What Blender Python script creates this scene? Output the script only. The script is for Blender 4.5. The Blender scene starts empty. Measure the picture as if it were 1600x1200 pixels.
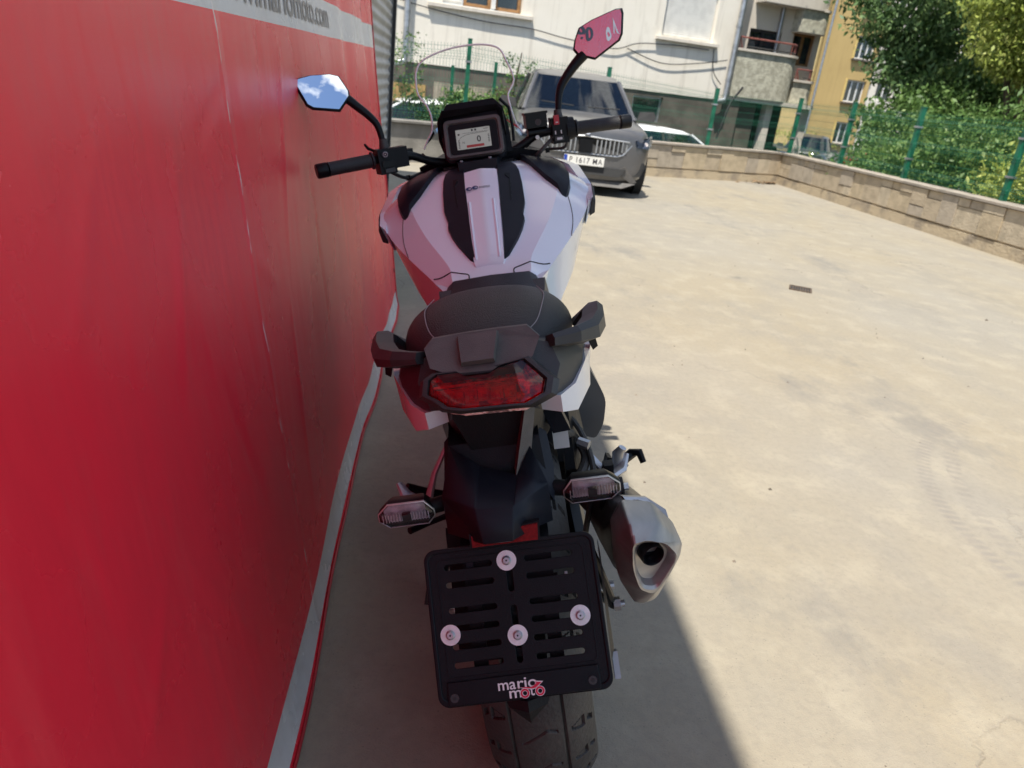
import bpy, bmesh, math, random
import numpy as np
from mathutils import Vector, Matrix, Euler
from math import sin, cos, pi, radians, sqrt, atan2
random.seed(7); rng = np.random.default_rng(7)
S = bpy.context.scene
COL = S.collection
# ------------------------------------------------------------------ camera
cam_d = bpy.data.cameras.new("camera"); cam = bpy.data.objects.new("camera", cam_d); COL.objects.link(cam)
F_PX = 1150.0
cam_d.sensor_width = 36.0; cam_d.lens = 36.0 * F_PX / 1600.0
cam_d.clip_start = 0.02; cam_d.clip_end = 600
_roll, _pitch, _az = radians(6.8), radians(22.1732), radians(6.9582)
Fv = Vector((sin(_az) * cos(_pitch), cos(_az) * cos(_pitch), -sin(_pitch)))
R0 = Vector((cos(_az), -sin(_az), 0)); U0 = R0.cross(Fv)
Uv = U0 * cos(_roll) - R0 * sin(_roll); Rv = R0 * cos(_roll) + U0 * sin(_roll)
mw = Matrix((Rv, Uv, -Fv)).transposed().to_4x4(); mw.translation = (0, 0, 1.25)
cam.matrix_world = mw
cam_d.dof.use_dof = True; cam_d.dof.focus_distance = 1.15; cam_d.dof.aperture_fstop = 8.5
S.camera = cam
S.view_settings.view_transform = 'Standard'; S.view_settings.look = 'None'
S.view_settings.exposure = 0.62; S.view_settings.gamma = 1; S.view_settings.use_curve_mapping = False
# ------------------------------------------------------------------ light
SUN = Vector((-0.22, -0.38, 1.0)).normalized()
el = math.asin(SUN.z); CLOUD = (3.15, 0.235, 2.3)
W = bpy.data.worlds.new("World"); S.world = W; W.use_nodes = True
nt = W.node_tree; nt.nodes.clear()
sky = nt.nodes.new('ShaderNodeTexSky'); sky.sky_type = 'NISHITA'; sky.sun_disc = False; sky.air_density = 1.0; sky.dust_density = 0.3; sky.ozone_density = 4.5
sky.sun_elevation = el; sky.sun_rotation = atan2(SUN.x, SUN.y)
tc = nt.nodes.new('ShaderNodeTexCoord')
nz = nt.nodes.new('ShaderNodeTexNoise'); nz.inputs['Scale'].default_value = 5.0; nz.inputs['Detail'].default_value = 10
nz.inputs['Roughness'].default_value = 0.55
cr = nt.nodes.new('ShaderNodeValToRGB'); cr.color_ramp.elements[0].position = 0.52; cr.color_ramp.elements[1].position = 0.60
mx = nt.nodes.new('ShaderNodeMix'); mx.data_type = 'RGBA'
mx.inputs[7].default_value = (8.2, 8.5, 8.9, 1)
bg = nt.nodes.new('ShaderNodeBackground'); bg.inputs['Strength'].default_value = 0.105
wo = nt.nodes.new('ShaderNodeOutputWorld')
L = nt.links.new
mpw = nt.nodes.new('ShaderNodeMapping'); mpw.inputs['Location'].default_value = CLOUD; L(tc.outputs['Generated'], mpw.inputs['Vector']); L(mpw.outputs[0], nz.inputs['Vector']); L(nz.outputs['Fac'], cr.inputs['Fac'])
L(cr.outputs['Color'], mx.inputs[0]); L(sky.outputs['Color'], mx.inputs[6])
L(mx.outputs[2], bg.inputs['Color']); L(bg.outputs[0], wo.inputs[0])
sd = bpy.data.lights.new("sun", 'SUN'); sd.energy = 4.7; sd.angle = radians(0.5); sd.color = (1.0, 0.95, 0.86)
so = bpy.data.objects.new("sun", sd); COL.objects.link(so)
so.rotation_euler = (-SUN).to_track_quat('-Z', 'Y').to_euler()
S.cycles.max_bounces = 7; S.cycles.transparent_max_bounces = 16; S.cycles.use_denoising = True
S.cycles.caustics_reflective = False; S.cycles.caustics_refractive = False

# ------------------------------------------------------------------ materials
def srgb(r, g, b):
    f = lambda c: (c / 255 / 12.92) if c / 255 <= .04045 else ((c / 255 + .055) / 1.055) ** 2.4
    return (f(r), f(g), f(b))
def mat(name, col, rough=.5, metal=0., var=.12, vs=6., bump=0., bs=60., coat=0., spec=.5, col2=None, lo=.4, hi=.6, rvar=.0, sheen=0., detail=4, stretch=None, coatr=.05):
    m = bpy.data.materials.new(name); m.use_nodes = True; t = m.node_tree; l = t.links.new
    p = t.nodes['Principled BSDF']
    p.inputs['Roughness'].default_value = rough; p.inputs['Metallic'].default_value = metal
    p.inputs['Coat Weight'].default_value = coat; p.inputs['Coat Roughness'].default_value = coatr
    p.inputs['Specular IOR Level'].default_value = spec; p.inputs['Sheen Weight'].default_value = sheen
    c = t.nodes.new('ShaderNodeTexCoord'); vec = c.outputs['Object']
    if stretch:
        mp = t.nodes.new('ShaderNodeMapping'); mp.inputs['Scale'].default_value = stretch
        l(vec, mp.inputs['Vector']); vec = mp.outputs[0]
    n = t.nodes.new('ShaderNodeTexNoise'); n.inputs['Scale'].default_value = vs; n.inputs['Detail'].default_value = detail
    l(vec, n.inputs['Vector'])
    r = t.nodes.new('ShaderNodeValToRGB'); r.color_ramp.elements[0].position = lo; r.color_ramp.elements[1].position = hi
    c2 = col2 or tuple(max(0, x * (1 + var)) for x in col); c1 = col if col2 else tuple(x * (1 - var) for x in col)
    r.color_ramp.elements[0].color = (*c1, 1); r.color_ramp.elements[1].color = (*c2, 1)
    l(n.outputs['Fac'], r.inputs['Fac']); l(r.outputs['Color'], p.inputs['Base Color'])
    if rvar:
        mr = t.nodes.new('ShaderNodeMapRange'); mr.inputs['To Min'].default_value = max(0, rough - rvar); mr.inputs['To Max'].default_value = min(1, rough + rvar)
        n3 = t.nodes.new('ShaderNodeTexNoise'); n3.inputs['Scale'].default_value = vs * 2.3; n3.inputs['Detail'].default_value = 6
        l(vec, n3.inputs['Vector']); l(n3.outputs['Fac'], mr.inputs['Value']); l(mr.outputs[0], p.inputs['Roughness'])
    if bump:
        n2 = t.nodes.new('ShaderNodeTexNoise'); n2.inputs['Scale'].default_value = bs; n2.inputs['Detail'].default_value = 3
        l(vec, n2.inputs['Vector'])
        b = t.nodes.new('ShaderNodeBump'); b.inputs['Strength'].default_value = bump; b.inputs['Distance'].default_value = .01
        l(n2.outputs['Fac'], b.inputs['Height']); l(b.outputs[0], p.inputs['Normal'])
    return m
def clear(name, tint, gloss=.08, rough=.02, ior=1.45):
    """coloured see-through plastic or glass: tinted transparency under a glossy skin"""
    m = bpy.data.materials.new(name); m.use_nodes = True; t = m.node_tree; t.nodes.clear(); l = t.links.new
    a = t.nodes.new('ShaderNodeBsdfTransparent'); a.inputs[0].default_value = (*tint, 1)
    g = t.nodes.new('ShaderNodeBsdfGlossy'); g.inputs['Roughness'].default_value = rough
    x = t.nodes.new('ShaderNodeMixShader'); o = t.nodes.new('ShaderNodeOutputMaterial')
    f = t.nodes.new('ShaderNodeFresnel'); f.inputs[0].default_value = ior
    n = t.nodes.new('ShaderNodeTexNoise'); n.inputs['Scale'].default_value = 30
    mm = t.nodes.new('ShaderNodeMath'); mm.operation = 'MULTIPLY_ADD'; mm.inputs[1].default_value = gloss * .3
    l(n.outputs['Fac'], mm.inputs[0]); l(f.outputs[0], mm.inputs[2])
    l(mm.outputs[0], x.inputs[0]); l(a.outputs[0], x.inputs[1]); l(g.outputs[0], x.inputs[2]); l(x.outputs[0], o.inputs[0])
    return m

def nodes(m):
    return m.node_tree, m.node_tree.links.new, m.node_tree.nodes['Principled BSDF']
def mathn(t, op, a=None, b=None, c=None, clamp=False):
    n = t.nodes.new('ShaderNodeMath'); n.operation = op; n.use_clamp = clamp
    for i, v in enumerate((a, b, c)):
        if v is None: continue
        if hasattr(v, 'links') or hasattr(v, 'is_linked'): t.links.new(v, n.inputs[i])
        else: n.inputs[i].default_value = v
    return n.outputs[0]
def mixc(t, fac, a, b, blend='MIX'):
    n = t.nodes.new('ShaderNodeMix'); n.data_type = 'RGBA'; n.blend_type = blend
    for i, v in ((0, fac), (6, a), (7, b)):
        if hasattr(v, 'is_linked'): t.links.new(v, n.inputs[i])
        elif i == 0: n.inputs[0].default_value = v
        else: n.inputs[i].default_value = (*v, 1)
    return n.outputs[2]
def noise(t, vec, sc, det=4, rough=.5, stretch=None, out='Fac'):
    if stretch:
        mp = t.nodes.new('ShaderNodeMapping'); mp.inputs['Scale'].default_value = stretch
        t.links.new(vec, mp.inputs['Vector']); vec = mp.outputs[0]
    n = t.nodes.new('ShaderNodeTexNoise'); n.inputs['Scale'].default_value = sc; n.inputs['Detail'].default_value = det
    n.inputs['Roughness'].default_value = rough; t.links.new(vec, n.inputs['Vector']); return n.outputs[out]
def ramp(t, v, a, b):
    n = t.nodes.new('ShaderNodeMapRange'); n.clamp = True
    n.inputs['From Min'].default_value = a; n.inputs['From Max'].default_value = b
    t.links.new(v, n.inputs['Value']); return n.outputs[0]

# concrete yard
def make_concrete():
    m = bpy.data.materials.new("yard_concrete"); m.use_nodes = True; t, l, p = nodes(m)
    v = t.nodes.new('ShaderNodeTexCoord').outputs['Object']
    big = noise(t, v, .55, 6, .55, (1, .6, 1)); mid = noise(t, v, 1.25, 8, .66, (1.25, .8, 1)); fine = noise(t, v, 38, 5, .7); grit = noise(t, v, 260, 2, .6)
    c = mixc(t, ramp(t, big, .38, .62), (.300, .256, .180), (.285, .258, .208))
    c = mixc(t, mathn(t, 'MULTIPLY', ramp(t, mid, .49, .66), .6), c, (.255, .235, .20))
    c = mixc(t, mathn(t, 'MULTIPLY', ramp(t, noise(t, v, .62, 9, .72, (1.6, .8, 1)), .56, .68), .7), c, (.165, .158, .145))
    c = mixc(t, mathn(t, 'MULTIPLY', ramp(t, noise(t, v, 5.5, 6, .65), .50, .70), .5), c, (.43, .38, .28))
    c = mixc(t, mathn(t, 'MULTIPLY', ramp(t, fine, .45, .72), .35), c, (.19, .17, .14))
    c = mixc(t, mathn(t, 'MULTIPLY', ramp(t, grit, .62, .72), .35), c, (.16, .15, .13))
    # cracks
    vo = t.nodes.new('ShaderNodeTexVoronoi'); vo.feature = 'DISTANCE_TO_EDGE'; vo.inputs['Scale'].default_value = .42
    dv = t.nodes.new('ShaderNodeVectorMath'); dv.operation = 'ADD'
    nv = noise(t, v, 1.7, 6, .6, None, 'Color'); sc = t.nodes.new('ShaderNodeVectorMath'); sc.operation = 'SCALE'; sc.inputs['Scale'].default_value = .9
    l(nv, sc.inputs[0]); l(v, dv.inputs[0]); l(sc.outputs[0], dv.inputs[1]); l(dv.outputs[0], vo.inputs['Vector'])
    ck = mathn(t, 'MULTIPLY', ramp(t, vo.outputs['Distance'], .006, .001), ramp(t, noise(t, v, .8, 3), .50, .6))
    c = mixc(t, mathn(t, 'MULTIPLY', ck, .35), c, (.15, .13, .11))
    # faint tyre marks: two arcs of an imaginary turning circle
    sp = t.nodes.new('ShaderNodeSeparateXYZ'); l(v, sp.inputs[0])
    for cx, cy, rad, amt in ((3.096, 1.889, 1.238, .5), (3.578, 1.708, 1.633, .42), (3.25, 1.86, 1.41, .2)):
        dx = mathn(t, 'SUBTRACT', sp.outputs[0], cx); dy = mathn(t, 'SUBTRACT', sp.outputs[1], cy)
        d = mathn(t, 'SQRT', mathn(t, 'ADD', mathn(t, 'MULTIPLY', dx, dx), mathn(t, 'MULTIPLY', dy, dy)))
        e = mathn(t, 'ABSOLUTE', mathn(t, 'SUBTRACT', d, rad))
        k = mathn(t, 'MULTIPLY', ramp(t, e, .034, .020), ramp(t, noise(t, v, 3.1, 5, .7), .28, .55))
        an = mathn(t, 'MULTIPLY', mathn(t, 'ARCTAN2', dy, dx), 210)
        k = mathn(t, 'MULTIPLY', k, ramp(t, mathn(t, 'SINE', an), -.9, .6)); k = mathn(t, 'MULTIPLY', k, ramp(t, sp.outputs[0], 2.75, 2.35)); k = mathn(t, 'MULTIPLY', k, ramp(t, sp.outputs[1], 1.3, 1.7))
        c = mixc(t, mathn(t, 'MULTIPLY', k, amt), c, (.20, .18, .16))
    # mottled cement skin, dark specks of aggregate, pale scuffs
    c = mixc(t, mathn(t, 'MULTIPLY', ramp(t, noise(t, v, 11, 8, .75), .50, .68), .24), c, (.215, .192, .15))
    c = mixc(t, mathn(t, 'MULTIPLY', ramp(t, noise(t, v, 17, 7, .8, (1.3, .8, 1)), .54, .70), .15), c, (.42, .375, .29))
    vo2 = t.nodes.new('ShaderNodeTexVoronoi'); vo2.inputs['Scale'].default_value = 95; l(v, vo2.inputs['Vector'])
    sp2 = mathn(t, 'MULTIPLY', ramp(t, vo2.outputs['Distance'], .22, .12), ramp(t, noise(t, v, 24, 3, .6), .50, .60))
    c = mixc(t, mathn(t, 'MULTIPLY', sp2, .5), c, (.13, .115, .095))
    # a few dark oil and soot spots
    vo3 = t.nodes.new('ShaderNodeTexVoronoi'); vo3.inputs['Scale'].default_value = 1.1; l(v, vo3.inputs['Vector'])
    sp3 = mathn(t, 'MULTIPLY', ramp(t, vo3.outputs['Distance'], .10, .03), ramp(t, noise(t, v, 14, 5, .7), .42, .56))
    c = mixc(t, mathn(t, 'MULTIPLY', sp3, .55), c, (.10, .095, .085))
    l(c, p.inputs['Base Color']); p.inputs['Roughness'].default_value = .78
    l(ramp(t, mid, .9, .2), p.inputs['Specular IOR Level'])
    b = t.nodes.new('ShaderNodeBump'); b.inputs['Strength'].default_value = .55; b.inputs['Distance'].default_value = .004
    h = mathn(t, 'ADD', mathn(t, 'MULTIPLY', grit, .5), mathn(t, 'ADD', fine, mathn(t, 'MULTIPLY', ck, -1.5)))
    l(h, b.inputs['Height']); l(b.outputs[0], p.inputs['Normal'])
    return m
# banner: red vinyl with printed white bands (flat print), scuffs and a fold
def stripe_lo(y): return 1.293 + .009 * y
def make_vinyl():
    m = bpy.data.materials.new("banner_vinyl"); m.use_nodes = True; t, l, p = nodes(m)
    v = t.nodes.new('ShaderNodeTexCoord').outputs['Object']
    sp = t.nodes.new('ShaderNodeSeparateXYZ'); l(v, sp.inputs[0]); y, z = sp.outputs[1], sp.outputs[2]
    red = mixc(t, noise(t, v, 1.5, 4), (.90, .018, .042), (.94, .028, .056))
    red = mixc(t, mathn(t, 'MULTIPLY', ramp(t, noise(t, v, 3, 6, .7, (1, 2.5, .6)), .52, .75), .25), red, (.66, .10, .10))
    zz = mathn(t, 'SUBTRACT', z, mathn(t, 'MULTIPLY_ADD', y, .009, 1.293))
    in1 = mathn(t, 'MULTIPLY', mathn(t, 'GREATER_THAN', zz, 0), mathn(t, 'LESS_THAN', zz, .098))
    zb = mathn(t, 'ADD', z, mathn(t, 'MULTIPLY', mathn(t, 'SUBTRACT', noise(t, v, .9, 1), .5), .05))
    in2 = mathn(t, 'MULTIPLY', mathn(t, 'GREATER_THAN', z, .018), mathn(t, 'LESS_THAN', zb, .100))
    w = mathn(t, 'MAXIMUM', in1, in2)
    white = mixc(t, mathn(t, 'MULTIPLY', ramp(t, noise(t, v, 7, 6, .7), .5, .75), .5), (.72, .70, .67), (.50, .47, .43))
    c = mixc(t, w, red, white)
    # white crease: thin broken line at y ~ 1.42 running down with a drift
    yc = mathn(t, 'ADD', mathn(t, 'MULTIPLY_ADD', z, -.02, 1.40), mathn(t, 'MULTIPLY', noise(t, v, 6, 3), .03))
    e = mathn(t, 'ABSOLUTE', mathn(t, 'SUBTRACT', y, yc))
    k = mathn(t, 'MULTIPLY', ramp(t, e, .0035, .0012), ramp(t, noise(t, v, 14, 3, .6, (1, 1, .7)), .50, .58))
    c = mixc(t, mathn(t, 'MULTIPLY', k, .85), c, (.92, .80, .76))
    # small scuffs
    k2 = ramp(t, noise(t, v, 26, 5, .75, (1, 1.6, .35)), .735, .76)
    c = mixc(t, mathn(t, 'MULTIPLY', k2, .5), c, (.80, .45, .42))
    k3 = ramp(t, noise(t, v, 40, 2, .5), .80, .83); c = mixc(t, mathn(t, 'MULTIPLY', k3, .7), c, (.9, .8, .78))
    l(c, p.inputs['Base Color']); p.inputs['Roughness'].default_value = .38
    rr = t.nodes.new('ShaderNodeMapRange'); rr.inputs['To Min'].default_value = .20; rr.inputs['To Max'].default_value = .34
    l(noise(t, v, 2.5, 5), rr.inputs['Value']); l(rr.outputs[0], p.inputs['Roughness'])
    p.inputs['Specular IOR Level'].default_value = .85
    # woven scrim + soft wrinkles
    wv = t.nodes.new('ShaderNodeTexWave'); wv.inputs['Scale'].default_value = 260; wv.bands_direction = 'Z'; l(v, wv.inputs['Vector'])
    wv2 = t.nodes.new('ShaderNodeTexWave'); wv2.inputs['Scale'].default_value = 260; wv2.bands_direction = 'Y'; l(v, wv2.inputs['Vector'])
    b1 = t.nodes.new('ShaderNodeBump'); b1.inputs['Strength'].default_value = .18; b1.inputs['Distance'].default_value = .0006
    l(mathn(t, 'ADD', wv.outputs['Fac'], wv2.outputs['Fac']), b1.inputs['Height'])
    b = t.nodes.new('ShaderNodeBump'); b.inputs['Strength'].default_value = .75; b.inputs['Distance'].default_value = .011
    hh = mathn(t, 'ADD', noise(t, v, 5, 3, .45, (1, 1.4, .35)), mathn(t, 'MULTIPLY', ramp(t, e, .02, .0), .25))
    hh = mathn(t, 'ADD', hh, mathn(t, 'MULTIPLY', noise(t, v, 19, 3, .5, (1, 1.2, .3)), .16))
    l(hh, b.inputs['Height']); l(b1.outputs[0], b.inputs['Normal']); l(b.outputs[0], p.inputs['Normal'])
    return m
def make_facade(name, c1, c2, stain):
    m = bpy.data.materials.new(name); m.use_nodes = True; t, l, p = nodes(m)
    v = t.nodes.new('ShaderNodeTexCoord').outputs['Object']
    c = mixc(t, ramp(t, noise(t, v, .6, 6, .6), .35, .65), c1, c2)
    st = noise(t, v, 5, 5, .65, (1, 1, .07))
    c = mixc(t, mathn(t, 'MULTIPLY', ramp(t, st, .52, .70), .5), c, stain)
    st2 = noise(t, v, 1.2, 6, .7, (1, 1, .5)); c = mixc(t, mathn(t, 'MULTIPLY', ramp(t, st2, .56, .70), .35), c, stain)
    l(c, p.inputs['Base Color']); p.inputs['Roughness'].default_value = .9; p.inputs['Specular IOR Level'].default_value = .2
    b = t.nodes.new('ShaderNodeBump'); b.inputs['Strength'].default_value = .4; b.inputs['Distance'].default_value = .01
    l(noise(t, v, 40, 4), b.inputs['Height']); l(b.outputs[0], p.inputs['Normal'])
    return m
def make_leaf(name, c1, c2, c3):
    m = bpy.data.materials.new(name); m.use_nodes = True; t, l, p = nodes(m)
    a = t.nodes.new('ShaderNodeAttribute'); a.attribute_name = 'tone'
    r = t.nodes.new('ShaderNodeValToRGB'); e = r.color_ramp.elements; e[0].color = (*c1, 1); e[1].color = (*c3, 1)
    x = e.new(.5); x.color = (*c2, 1)
    l(a.outputs['Fac'], r.inputs['Fac']); l(r.outputs['Color'], p.inputs['Base Color'])
    p.inputs['Roughness'].default_value = .5; p.inputs['Specular IOR Level'].default_value = .35
    tr = t.nodes.new('ShaderNodeBsdfTranslucent'); l(r.outputs['Color'], tr.inputs['Color'])
    ms = t.nodes.new('ShaderNodeMixShader'); ms.inputs[0].default_value = .3
    o = t.nodes['Material Output']; l(p.outputs[0], ms.inputs[1]); l(tr.outputs[0], ms.inputs[2]); l(ms.outputs[0], o.inputs[0])
    return m
concrete = make_concrete(); vinyl = make_vinyl()
asphalt = mat("asphalt", (.055, .053, .05), .9, var=.3, vs=2, bump=.5, bs=90)
sand_stone = [mat("cladding_stone_%d" % i, c, .85, var=.14, vs=7, bump=.6, bs=35, col2=tuple(x * .72 for x in c), lo=.42, hi=.72) for i, c in
              enumerate([(.46, .38, .27), (.52, .44, .32), (.42, .36, .28), (.50, .41, .28)])]
base_plaster = mat("wall_base_plaster", (.50, .41, .28), .9, vs=4, bump=.8, bs=30, col2=(.30, .25, .19), lo=.45, hi=.68)
coping_m = mat("coping_slab", (.37, .32, .26), .8, vs=5, bump=.4, bs=40, col2=(.27, .24, .20))
grey_plaster = mat("grey_plaster", (.25, .235, .21), .9, var=.2, vs=3, bump=.5, bs=30)
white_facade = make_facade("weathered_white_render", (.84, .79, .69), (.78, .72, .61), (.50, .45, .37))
shade_facade = make_facade("shaded_white_render", (.70, .65, .56), (.62, .56, .48), (.44, .39, .33))  # darker copy of the white render, slight shade of the bay put into its colour
yellow_facade = make_facade("ochre_render", (.56, .40, .17), (.52, .37, .155), (.42, .29, .12))
green_parapet = mat("pebble_parapet", (.56, .54, .43), .95, vs=9, bump=1, bs=22, col2=(.38, .36, .28), lo=.4, hi=.62, detail=8)
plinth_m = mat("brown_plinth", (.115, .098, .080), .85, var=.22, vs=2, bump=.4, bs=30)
ochre_door = mat("ochre_door_paint", (.42, .27, .10), .6, var=.1)
wood_frame = mat("brown_window_frame", (.28, .15, .06), .5, var=.2, vs=12)
white_pvc = mat("white_frame_paint", (.75, .74, .70), .45, var=.05)
dark_glass = mat("dark_window_glass", (.02, .025, .03), .05, var=.4, vs=1.5, spec=.9)
green_paint = mat("green_fence_paint", (.010, .125, .070), .4, var=.15, vs=8, spec=.5)
galv = mat("galvanised_metal", (.42, .43, .44), .42, .8, var=.15, vs=8, rvar=.1)
red_paint = mat("red_rail_paint", (.24, .085, .07), .55, var=.2, vs=10)
corr_m = mat("galvanised_corrugated_sheet", (.50, .49, .47), .50, .35, var=.10, vs=3, rvar=.1, stretch=(1, 1, .3))
trim_m = mat("pale_corner_trim", (.62, .60, .56), .5, var=.08)
dark_trim = mat("dark_gap_rubber", (.03, .03, .03), .8)
blk = mat("matt_black_plastic", (.0065, .0068, .0085), .46, var=.15, vs=20, bump=.12, bs=500, spec=.2)
blk_gloss = mat("satin_black_metal", (.006, .0065, .008), .34, var=.15, vs=12, spec=.2, bump=.04, bs=300)
navy_blk = mat("smooth_black_trim", (.012, .014, .020), .38, var=.12, vs=10, spec=.2)
grey_pl = mat("grey_grained_plastic", (.105, .098, .090), .50, var=.1, vs=25, bump=.22, bs=700, spec=.45)
dgrey_pl = mat("charcoal_plastic", (.030, .030, .031), .42, var=.1, vs=25, bump=.15, bs=600, spec=.5)
pearl = mat("pearl_white_paint", (.82, .85, .90), .16, var=.02, vs=3, coat=.8, coatr=.06, spec=.5)
seat_m = mat("black_grained_vinyl", (.010, .010, .012), .46, var=.15, vs=14, bump=.35, bs=450, spec=.5)
stitch_m = mat("grey_thread", (.30, .30, .30), .8)
rubber = mat("tyre_rubber", (.036, .034, .031), .60, var=.25, vs=9, bump=.2, bs=120, col2=(.066, .060, .052), lo=.4, hi=.7)
grip_m = mat("grip_rubber", (.014, .014, .015), .5, var=.1, bump=.3, bs=400)
alum = mat("brushed_aluminium", (.44, .425, .405), .50, .9, var=.10, vs=9, rvar=.12, stretch=(1, 1, 6))
alum2 = mat("cast_aluminium", (.55, .55, .56), .40, .9, var=.1, vs=14, rvar=.1)
muf_m = mat("sooty_steel_silencer", (.075, .070, .066), .38, .6, var=.25, vs=10, rvar=.12)
zinc = mat("zinc_plated_washer", (.80, .82, .80), .38, .45, var=.08, vs=60, rvar=.08)
chrome = mat("mirror_silver", (.93, .95, .97), .0, 1., var=.0)
mirror_back = blk_gloss
red_plastic = mat("red_switch_plastic", (.42, .015, .03), .4, var=.1)
red_refl = mat("red_reflector_prisms", (.20, .003, .005), .55, var=.18, vs=260, bump=.3, bs=1400, spec=.25)
dark_red = mat("dark_lamp_interior", (.92, .62, .60), .25, var=.6, vs=90, bump=.6, bs=200)
lamp_chrome = mat("lamp_reflector_chrome", (.92, .85, .83), .28, .35, var=.2, vs=60, bump=.5, bs=260)
lens_red = clear("red_lamp_lens", (.98, .085, .085), .12, .03)
lens_clear = clear("clear_lamp_lens", (.93, .91, .93), .12, .05)
screen_glass = clear("clear_windscreen", (.965, .975, .965), .01, .01, ior=1.12)
screen_edge = mat("edge_glint_white", (.88, .88, .86), .6, var=.05)  # opaque white stands in for the bright line of light along the clear edge
car_glass = clear("car_glass", (.22, .30, .32), .35, .02)
lcd = mat("lcd_panel", (.30, .33, .29), .35, var=.04, vs=4)
t_, l_, p_ = nodes(lcd); p_.inputs['Emission Color'].default_value = (.62, .68, .60, 1); p_.inputs['Emission Strength'].default_value = .13
lcd_dark = mat("lcd_segments", (.03, .035, .035), .5)
lcd_red = mat("lcd_red_bar", (.42, .06, .05), .5)
silver_print = mat("white_symbol_print", (.62, .62, .62), .5)
print_white = mat("white_print", (.80, .80, .80), .5, var=.02)
print_red = mat("crimson_print", (.68, .012, .06), .5, var=.03)
print_grey = mat("grey_brown_print", (.34, .30, .26), .5, var=.12, vs=15)
print_dark = mat("dark_print", (.035, .03, .04), .5)
print_navy = mat("navy_print", (.03, .05, .14), .5)
suv_paint = mat("dusty_grey_car_paint", (.115, .113, .115), .36, .30, var=.12, vs=2.5, coat=.6, coatr=.12, rvar=.06)
dust_paint = suv_paint
white_car = mat("white_car_paint", (.75, .76, .76), .3, var=.03, coat=.7)
red_car = mat("red_car_paint", (.35, .015, .02), .3, var=.08, coat=.7)
dark_car = mat("dark_car_paint", (.03, .035, .04), .3, var=.1, coat=.7)
silver_car = mat("silver_green_car_paint", (.20, .24, .23), .3, .4, var=.1, coat=.7)
bark = mat("bark", (.10, .075, .05), .95, var=.35, vs=6, bump=1, bs=30, stretch=(1, 1, .3))
leaf_dark = make_leaf("dark_green_leaves", (.055, .115, .042), (.13, .225, .078), (.30, .40, .16))
leaf_lime = make_leaf("yellow_green_leaves", (.17, .23, .045), (.36, .42, .09), (.60, .60, .20))
leaf_mid = make_leaf("mid_green_leaves", (.060, .125, .030), (.135, .235, .060), (.28, .37, .12))
leaf_dry = mat("dry_leaf_litter", (.20, .13, .07), .9, var=.4, vs=30)

# ------------------------------------------------------------------ mesh helpers
def link(o, parent=None):
    COL.objects.link(o)
    if parent is not None: o.parent = parent
    return o
def tagit(o, label=None, cat=None, group=None, kind=None):
    if label: o['label'] = label
    if cat: o['category'] = cat
    if group: o['group'] = group
    if kind: o['kind'] = kind
    return o
def empty(name, loc=(0, 0, 0), rz=0, **k):
    o = bpy.data.objects.new(name, None); o.location = loc; o.rotation_euler = (0, 0, rz); link(o); return tagit(o, **k)
def smooth_by_angle(me, ang=radians(35)):
    for p in me.polygons: p.use_smooth = True
    try: me.set_sharp_from_angle(angle=ang)
    except Exception: pass
def obj(name, bm, m, parent=None, smooth=False, bevel=0, seg=2, recalc=True, ang=35):
    if bevel:
        es = [e for e in bm.edges if len(e.link_faces) == 2 and e.calc_face_angle(0) > radians(12)]
        if es: bmesh.ops.bevel(bm, geom=es, offset=bevel, segments=seg, profile=.6, affect='EDGES', clamp_overlap=True)
        smooth = True
    if recalc: bmesh.ops.recalc_face_normals(bm, faces=bm.faces)
    me = bpy.data.meshes.new(name); bm.to_mesh(me); bm.free()
    for x in (m if isinstance(m, (list, tuple)) else [m]): me.materials.append(x)
    if smooth: smooth_by_angle(me, radians(ang))
    return link(bpy.data.objects.new(name, me), parent)
def box_bm(cx, cy, cz, sx, sy, sz, bm=None, M=None):
    bm = bm or bmesh.new()
    v = [bm.verts.new((cx + sx / 2 * a, cy + sy / 2 * b, cz + sz / 2 * c)) for a in (-1, 1) for b in (-1, 1) for c in (-1, 1)]
    if M is not None:
        for x in v: x.co = M @ x.co
    for f in ((0, 1, 3, 2), (4, 6, 7, 5), (0, 4, 5, 1), (2, 3, 7, 6), (0, 2, 6, 4), (1, 5, 7, 3)):
        bm.faces.new([v[i] for i in f])
    return bm
def loft(secs, bm=None, cap=True, closed=True):
    bm = bm or bmesh.new(); rows = [[bm.verts.new(p) for p in s] for s in secs]; n = len(secs[0])
    for a, b in zip(rows, rows[1:]):
        for i in range(n if closed else n - 1):
            j = (i + 1) % n
            bm.faces.new((a[i], a[j], b[j], b[i]))
    if cap and closed:
        bm.faces.new(rows[0][::-1]); bm.faces.new(rows[-1])
    return bm
def prism(pts, vec, bm=None, scale=1.0):
    vec = Vector(vec); c = sum((Vector(p) for p in pts), Vector()) / len(pts)
    top = [c + (Vector(p) - c) * scale + vec for p in pts]
    return loft([[Vector(p) for p in pts], top], bm)
def tube(path, rad, n=10, bm=None, cap=True, flat=1.0):
    P = [Vector(p) for p in path]; rs = list(rad) if isinstance(rad, (list, tuple)) else [rad] * len(P); rs += [rs[-1]] * (len(P) - len(rs)); secs = []; up = None
    for i, p in enumerate(P):
        d = (P[min(i + 1, len(P) - 1)] - P[max(i - 1, 0)]).normalized()
        if up is None: up = Vector((0, 0, 1)) if abs(d.z) < .9 else Vector((0, 1, 0))
        s = d.cross(up).normalized(); u = s.cross(d).normalized(); up = u
        secs.append([p + s * cos(2 * pi * k / n) * rs[i] + u * sin(2 * pi * k / n) * rs[i] * flat for k in range(n)])
    return loft(secs, bm, cap)
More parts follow.
